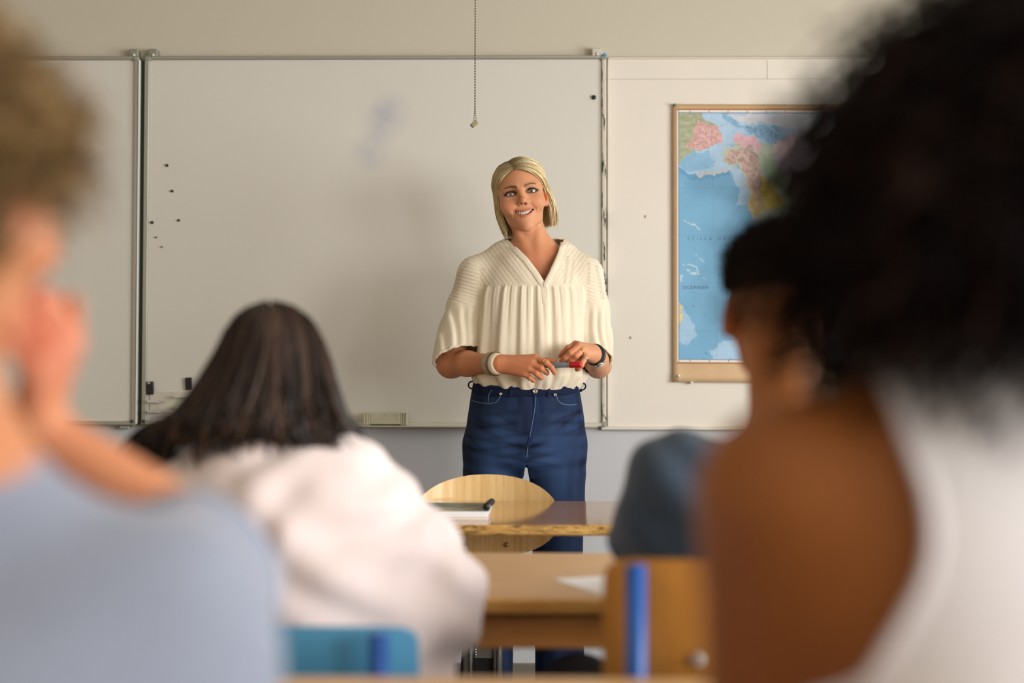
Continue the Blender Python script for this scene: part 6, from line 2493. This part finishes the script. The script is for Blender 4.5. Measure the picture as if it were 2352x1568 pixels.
regL = lambda x, y, z: np.clip(sstep(z, -0.010, 0.035) * ((z > 0.045) | (y < 0.055)) + sstep(-y, 0.01, 0.05) * sstep(z, -0.085, -0.03), 0, 1)
V, F_, c_ = curls(HL, 2300, 51, regL, (0.074, 0.094, 0.082), 0.0062, 2.3, 0.052, [(150, 118, 72), (122, 94, 54), (172, 140, 92), (96, 72, 40)], 0.0015, grav=0.15, m_=17)
obj('hair', V, F_, M_hair, boyL, True, col=c_)['kind'] = 'stuff'
M_greyblue = mat('grey_blue_cotton', (144, 152, 172), 0.85, noise=0.02, nscale=30, bump=0.2, bscale=400, sheen=0.2)
tee(boyL, nbL, shlL, shrL, elLf, erL, chL, pelL, M_greyblue, sleeve=0.62, sw=0.190, dp=0.125, seed=43, sr=0.072, neck=0.066, h=0.005, amp=0.6, vadd=-0.05)
trousers(boyL, pelL, lgL, M_pants_b)

# ---------- the girl with thick curly black hair at the right
yR = 0.97
rp = lambda px, py, dy=0.0: P(px, py, yR + dy)
HR = Frame(rp(2366, 445, 0.05), (-0.10, 1, 0.0), (0.0, 0.0, 1), 0.98)
nbR = rp(2270, 905, -0.0)
shlR = rp(1832, 1155, 0.0)
shrR = shlR + np.array([2 * (nbR[0] - shlR[0]), 0.0, 0.0])
elR_, erR_ = shlR + np.array([-0.005, 0.07, -0.24]), shrR + np.array([0.04, 0.08, -0.23])
wlR_, wrR_ = np.array([nbR[0] - 0.09, yR + 0.38, 0.79]), np.array([nbR[0] + 0.10, yR + 0.38, 0.79])
pelR = np.array([nbR[0] + 0.0, yR - 0.04, 0.58])
chR = (nbR + pelR) / 2 + np.array([0, 0, 0.09])
lgR = legs_for(pelR[0], pelR[1], 0.575, kz=0.53)


def blade(B):
    for sg in (-1, 1):
        sh = shlR if sg < 0 else shrR
        B.cone(sh, sh + np.array([0.0, 0.02, -0.12]), 0.062, 0.052, 0.04)
        B.ell(sh + np.array([-sg * 0.060, -0.030, -0.040]), (0.062, 0.050, 0.080), None, 0.05)


girlR, BR, V, Q = seated(None, 'girl with thick curly black hair in a white tank top, seen from behind', (pelR[0], yR), pelR, chR, nbR, shlR, shrR, elR_, erR_, wlR_, wrR_, HR, None,
                         dict(hands={'l': hd((0.6, 0.7, 0.02), (0, 0.1, 1), (0.6, -0.6, 0)), 'r': hd((-0.6, 0.7, 0.02), (0, 0.1, 1), (-0.6, -0.6, 0))}, legs=lgR, h=0.005, extra=blade, arm=0.050))
colR = face_colours(V, HR, (152, 90, 42), (130, 70, 60), (24, 16, 12), (16, 12, 10), (20, 14, 12), hl_full, makeup=0.3)
obj('body', V, Q, M_skin, girlR, True, col=colR)
eyes_and_teeth(girlR, HR, (54, 36, 26), False)
BR.pad = 0.0
TR = Field()
TR.ops = [(m_, (lambda f: (lambda p: f(p) - np.float32(0.005)))(f_), k_) for m_, f_, k_ in BR.ops[-40:] if m_ == '+']
# tank: the torso a little larger than the body
TK = Field()
sw = np.linalg.norm(shrR - shlR)
TK.ell(chR, (sw * 0.50 + 0.012, 0.110, 0.20), None, 0.06)
TK.ell((chR + pelR) / 2, (sw * 0.42 + 0.012, 0.108, 0.18), None, 0.06)
TK.ell(pelR + np.array([0, 0, 0.02]), (0.165, 0.122, 0.125), None, 0.05)
for sg, sh in ((-1, shlR), (1, shrR)):
    TK.cone(nbR, sh, 0.0475, 0.050, 0.05)
    TK.ell(sh + np.array([-sg * 0.060, -0.030, -0.040]), (0.067, 0.055, 0.085), None, 0.05)
    TK.cone(sh, sh + np.array([0.0, 0.02, -0.12]), 0.066, 0.056, 0.04)
TK.post = lambda p, d: d + vnoise(p * np.array([12, 12, 6], np.float32), 61) * 0.002
TK.pad = 0.004
V, Q = grow(TK, np.array([shlR[0] - 0.1, yR - 0.19, 0.45]), np.array([shrR[0] + 0.1, yR + 0.18, nbR[2] + 0.06]), 0.005)
x, z = np.abs(V[:, 0] - nbR[0]), V[:, 2]
# racer back: the arm openings sweep in towards the spine and out again below the blades
za = np.array([P(2050, q, 0.875)[2] for q in (850, 960, 1060, 1180, 1300, 1430, 1568, 1700, 1820)])
xa = nbR[0] - np.array([P(q, 1000, 0.875)[0] for q in (2070, 2075, 2105, 2130, 2112, 2050, 1985, 1780, 1400)])
lim = np.interp(z, za[::-1], xa[::-1])
lim = np.where(z > za[0], xa[0], lim)
front = V[:, 1] > yR + 0.03
limf = np.where(z > nbR[2] - 0.16, 0.115, 0.30)
keep = (x < np.where(front, limf, lim)) & (z > 0.47)
keep &= ~((np.hypot(x, V[:, 1] - nbR[1]) < 0.066) & (z > nbR[2] - 0.05))
V, Q, _ = cut(V, Q, keep)
V, Q = largest(V, Q)
V, hm = smooth_hems(V, Q, 20)
M_white = mat('white_cotton', (240, 236, 240), 0.85, noise=0.01, nscale=30, bump=0.2, bscale=400, sheen=0.2)
tk = obj('tank_top', V, Q, M_white, girlR, True)
for ln in hm:
    if len(ln) > 30:
        ln = ln[::2]
        MB().tube(np.concatenate([ln, ln[:1]]), 0.0042, 6, False).build('binding', M_white, tk, True)
trousers(girlR, pelR, lgR, M_pants_d)
regR = lambda x, y, z: np.clip(sstep(z, 0.0, 0.04) * ((z > 0.05) | (y < 0.05)) + sstep(-y, -0.02, 0.02), 0, 1)
V, F_, c_ = curls(HR, 3300, 52, regR, (0.080, 0.097, 0.086), 0.0085, 3.4, 0.112, [(22, 14, 13), (30, 18, 16), (14, 9, 9), (46, 28, 24)], 0.0023, grav=0.50, m_=21)
reg2 = lambda x, y, z: sstep(np.abs(x), 0.030, 0.055) * sstep(z, -0.085, -0.06) * (1 - sstep(z, 0.02, 0.05)) * (y < 0.03)
V2_, F2_, c2_ = curls(HR, 1200, 53, reg2, (0.102, 0.097, 0.090), 0.009, 3.2, 0.125, [(22, 14, 13), (34, 21, 17), (14, 9, 9), (52, 32, 25)], 0.0023, grav=0.30, m_=20)
F_ = np.concatenate([F_, F2_ + len(V)])
V, c_ = np.concatenate([V, V2_]), np.concatenate([c_, c2_])
obj('hair', V, F_, M_hair_matt, girlR, True, col=c_)['kind'] = 'stuff'

# chairs under the two nearest pupils
dup(chair_b, (pelL[0], pelL[1] - 0.20, 0), 'wooden school chair under the curly-haired boy')
dup(chair_b, (pelR[0], pelR[1] - 0.20, 0), 'wooden school chair under the girl in the white tank top')
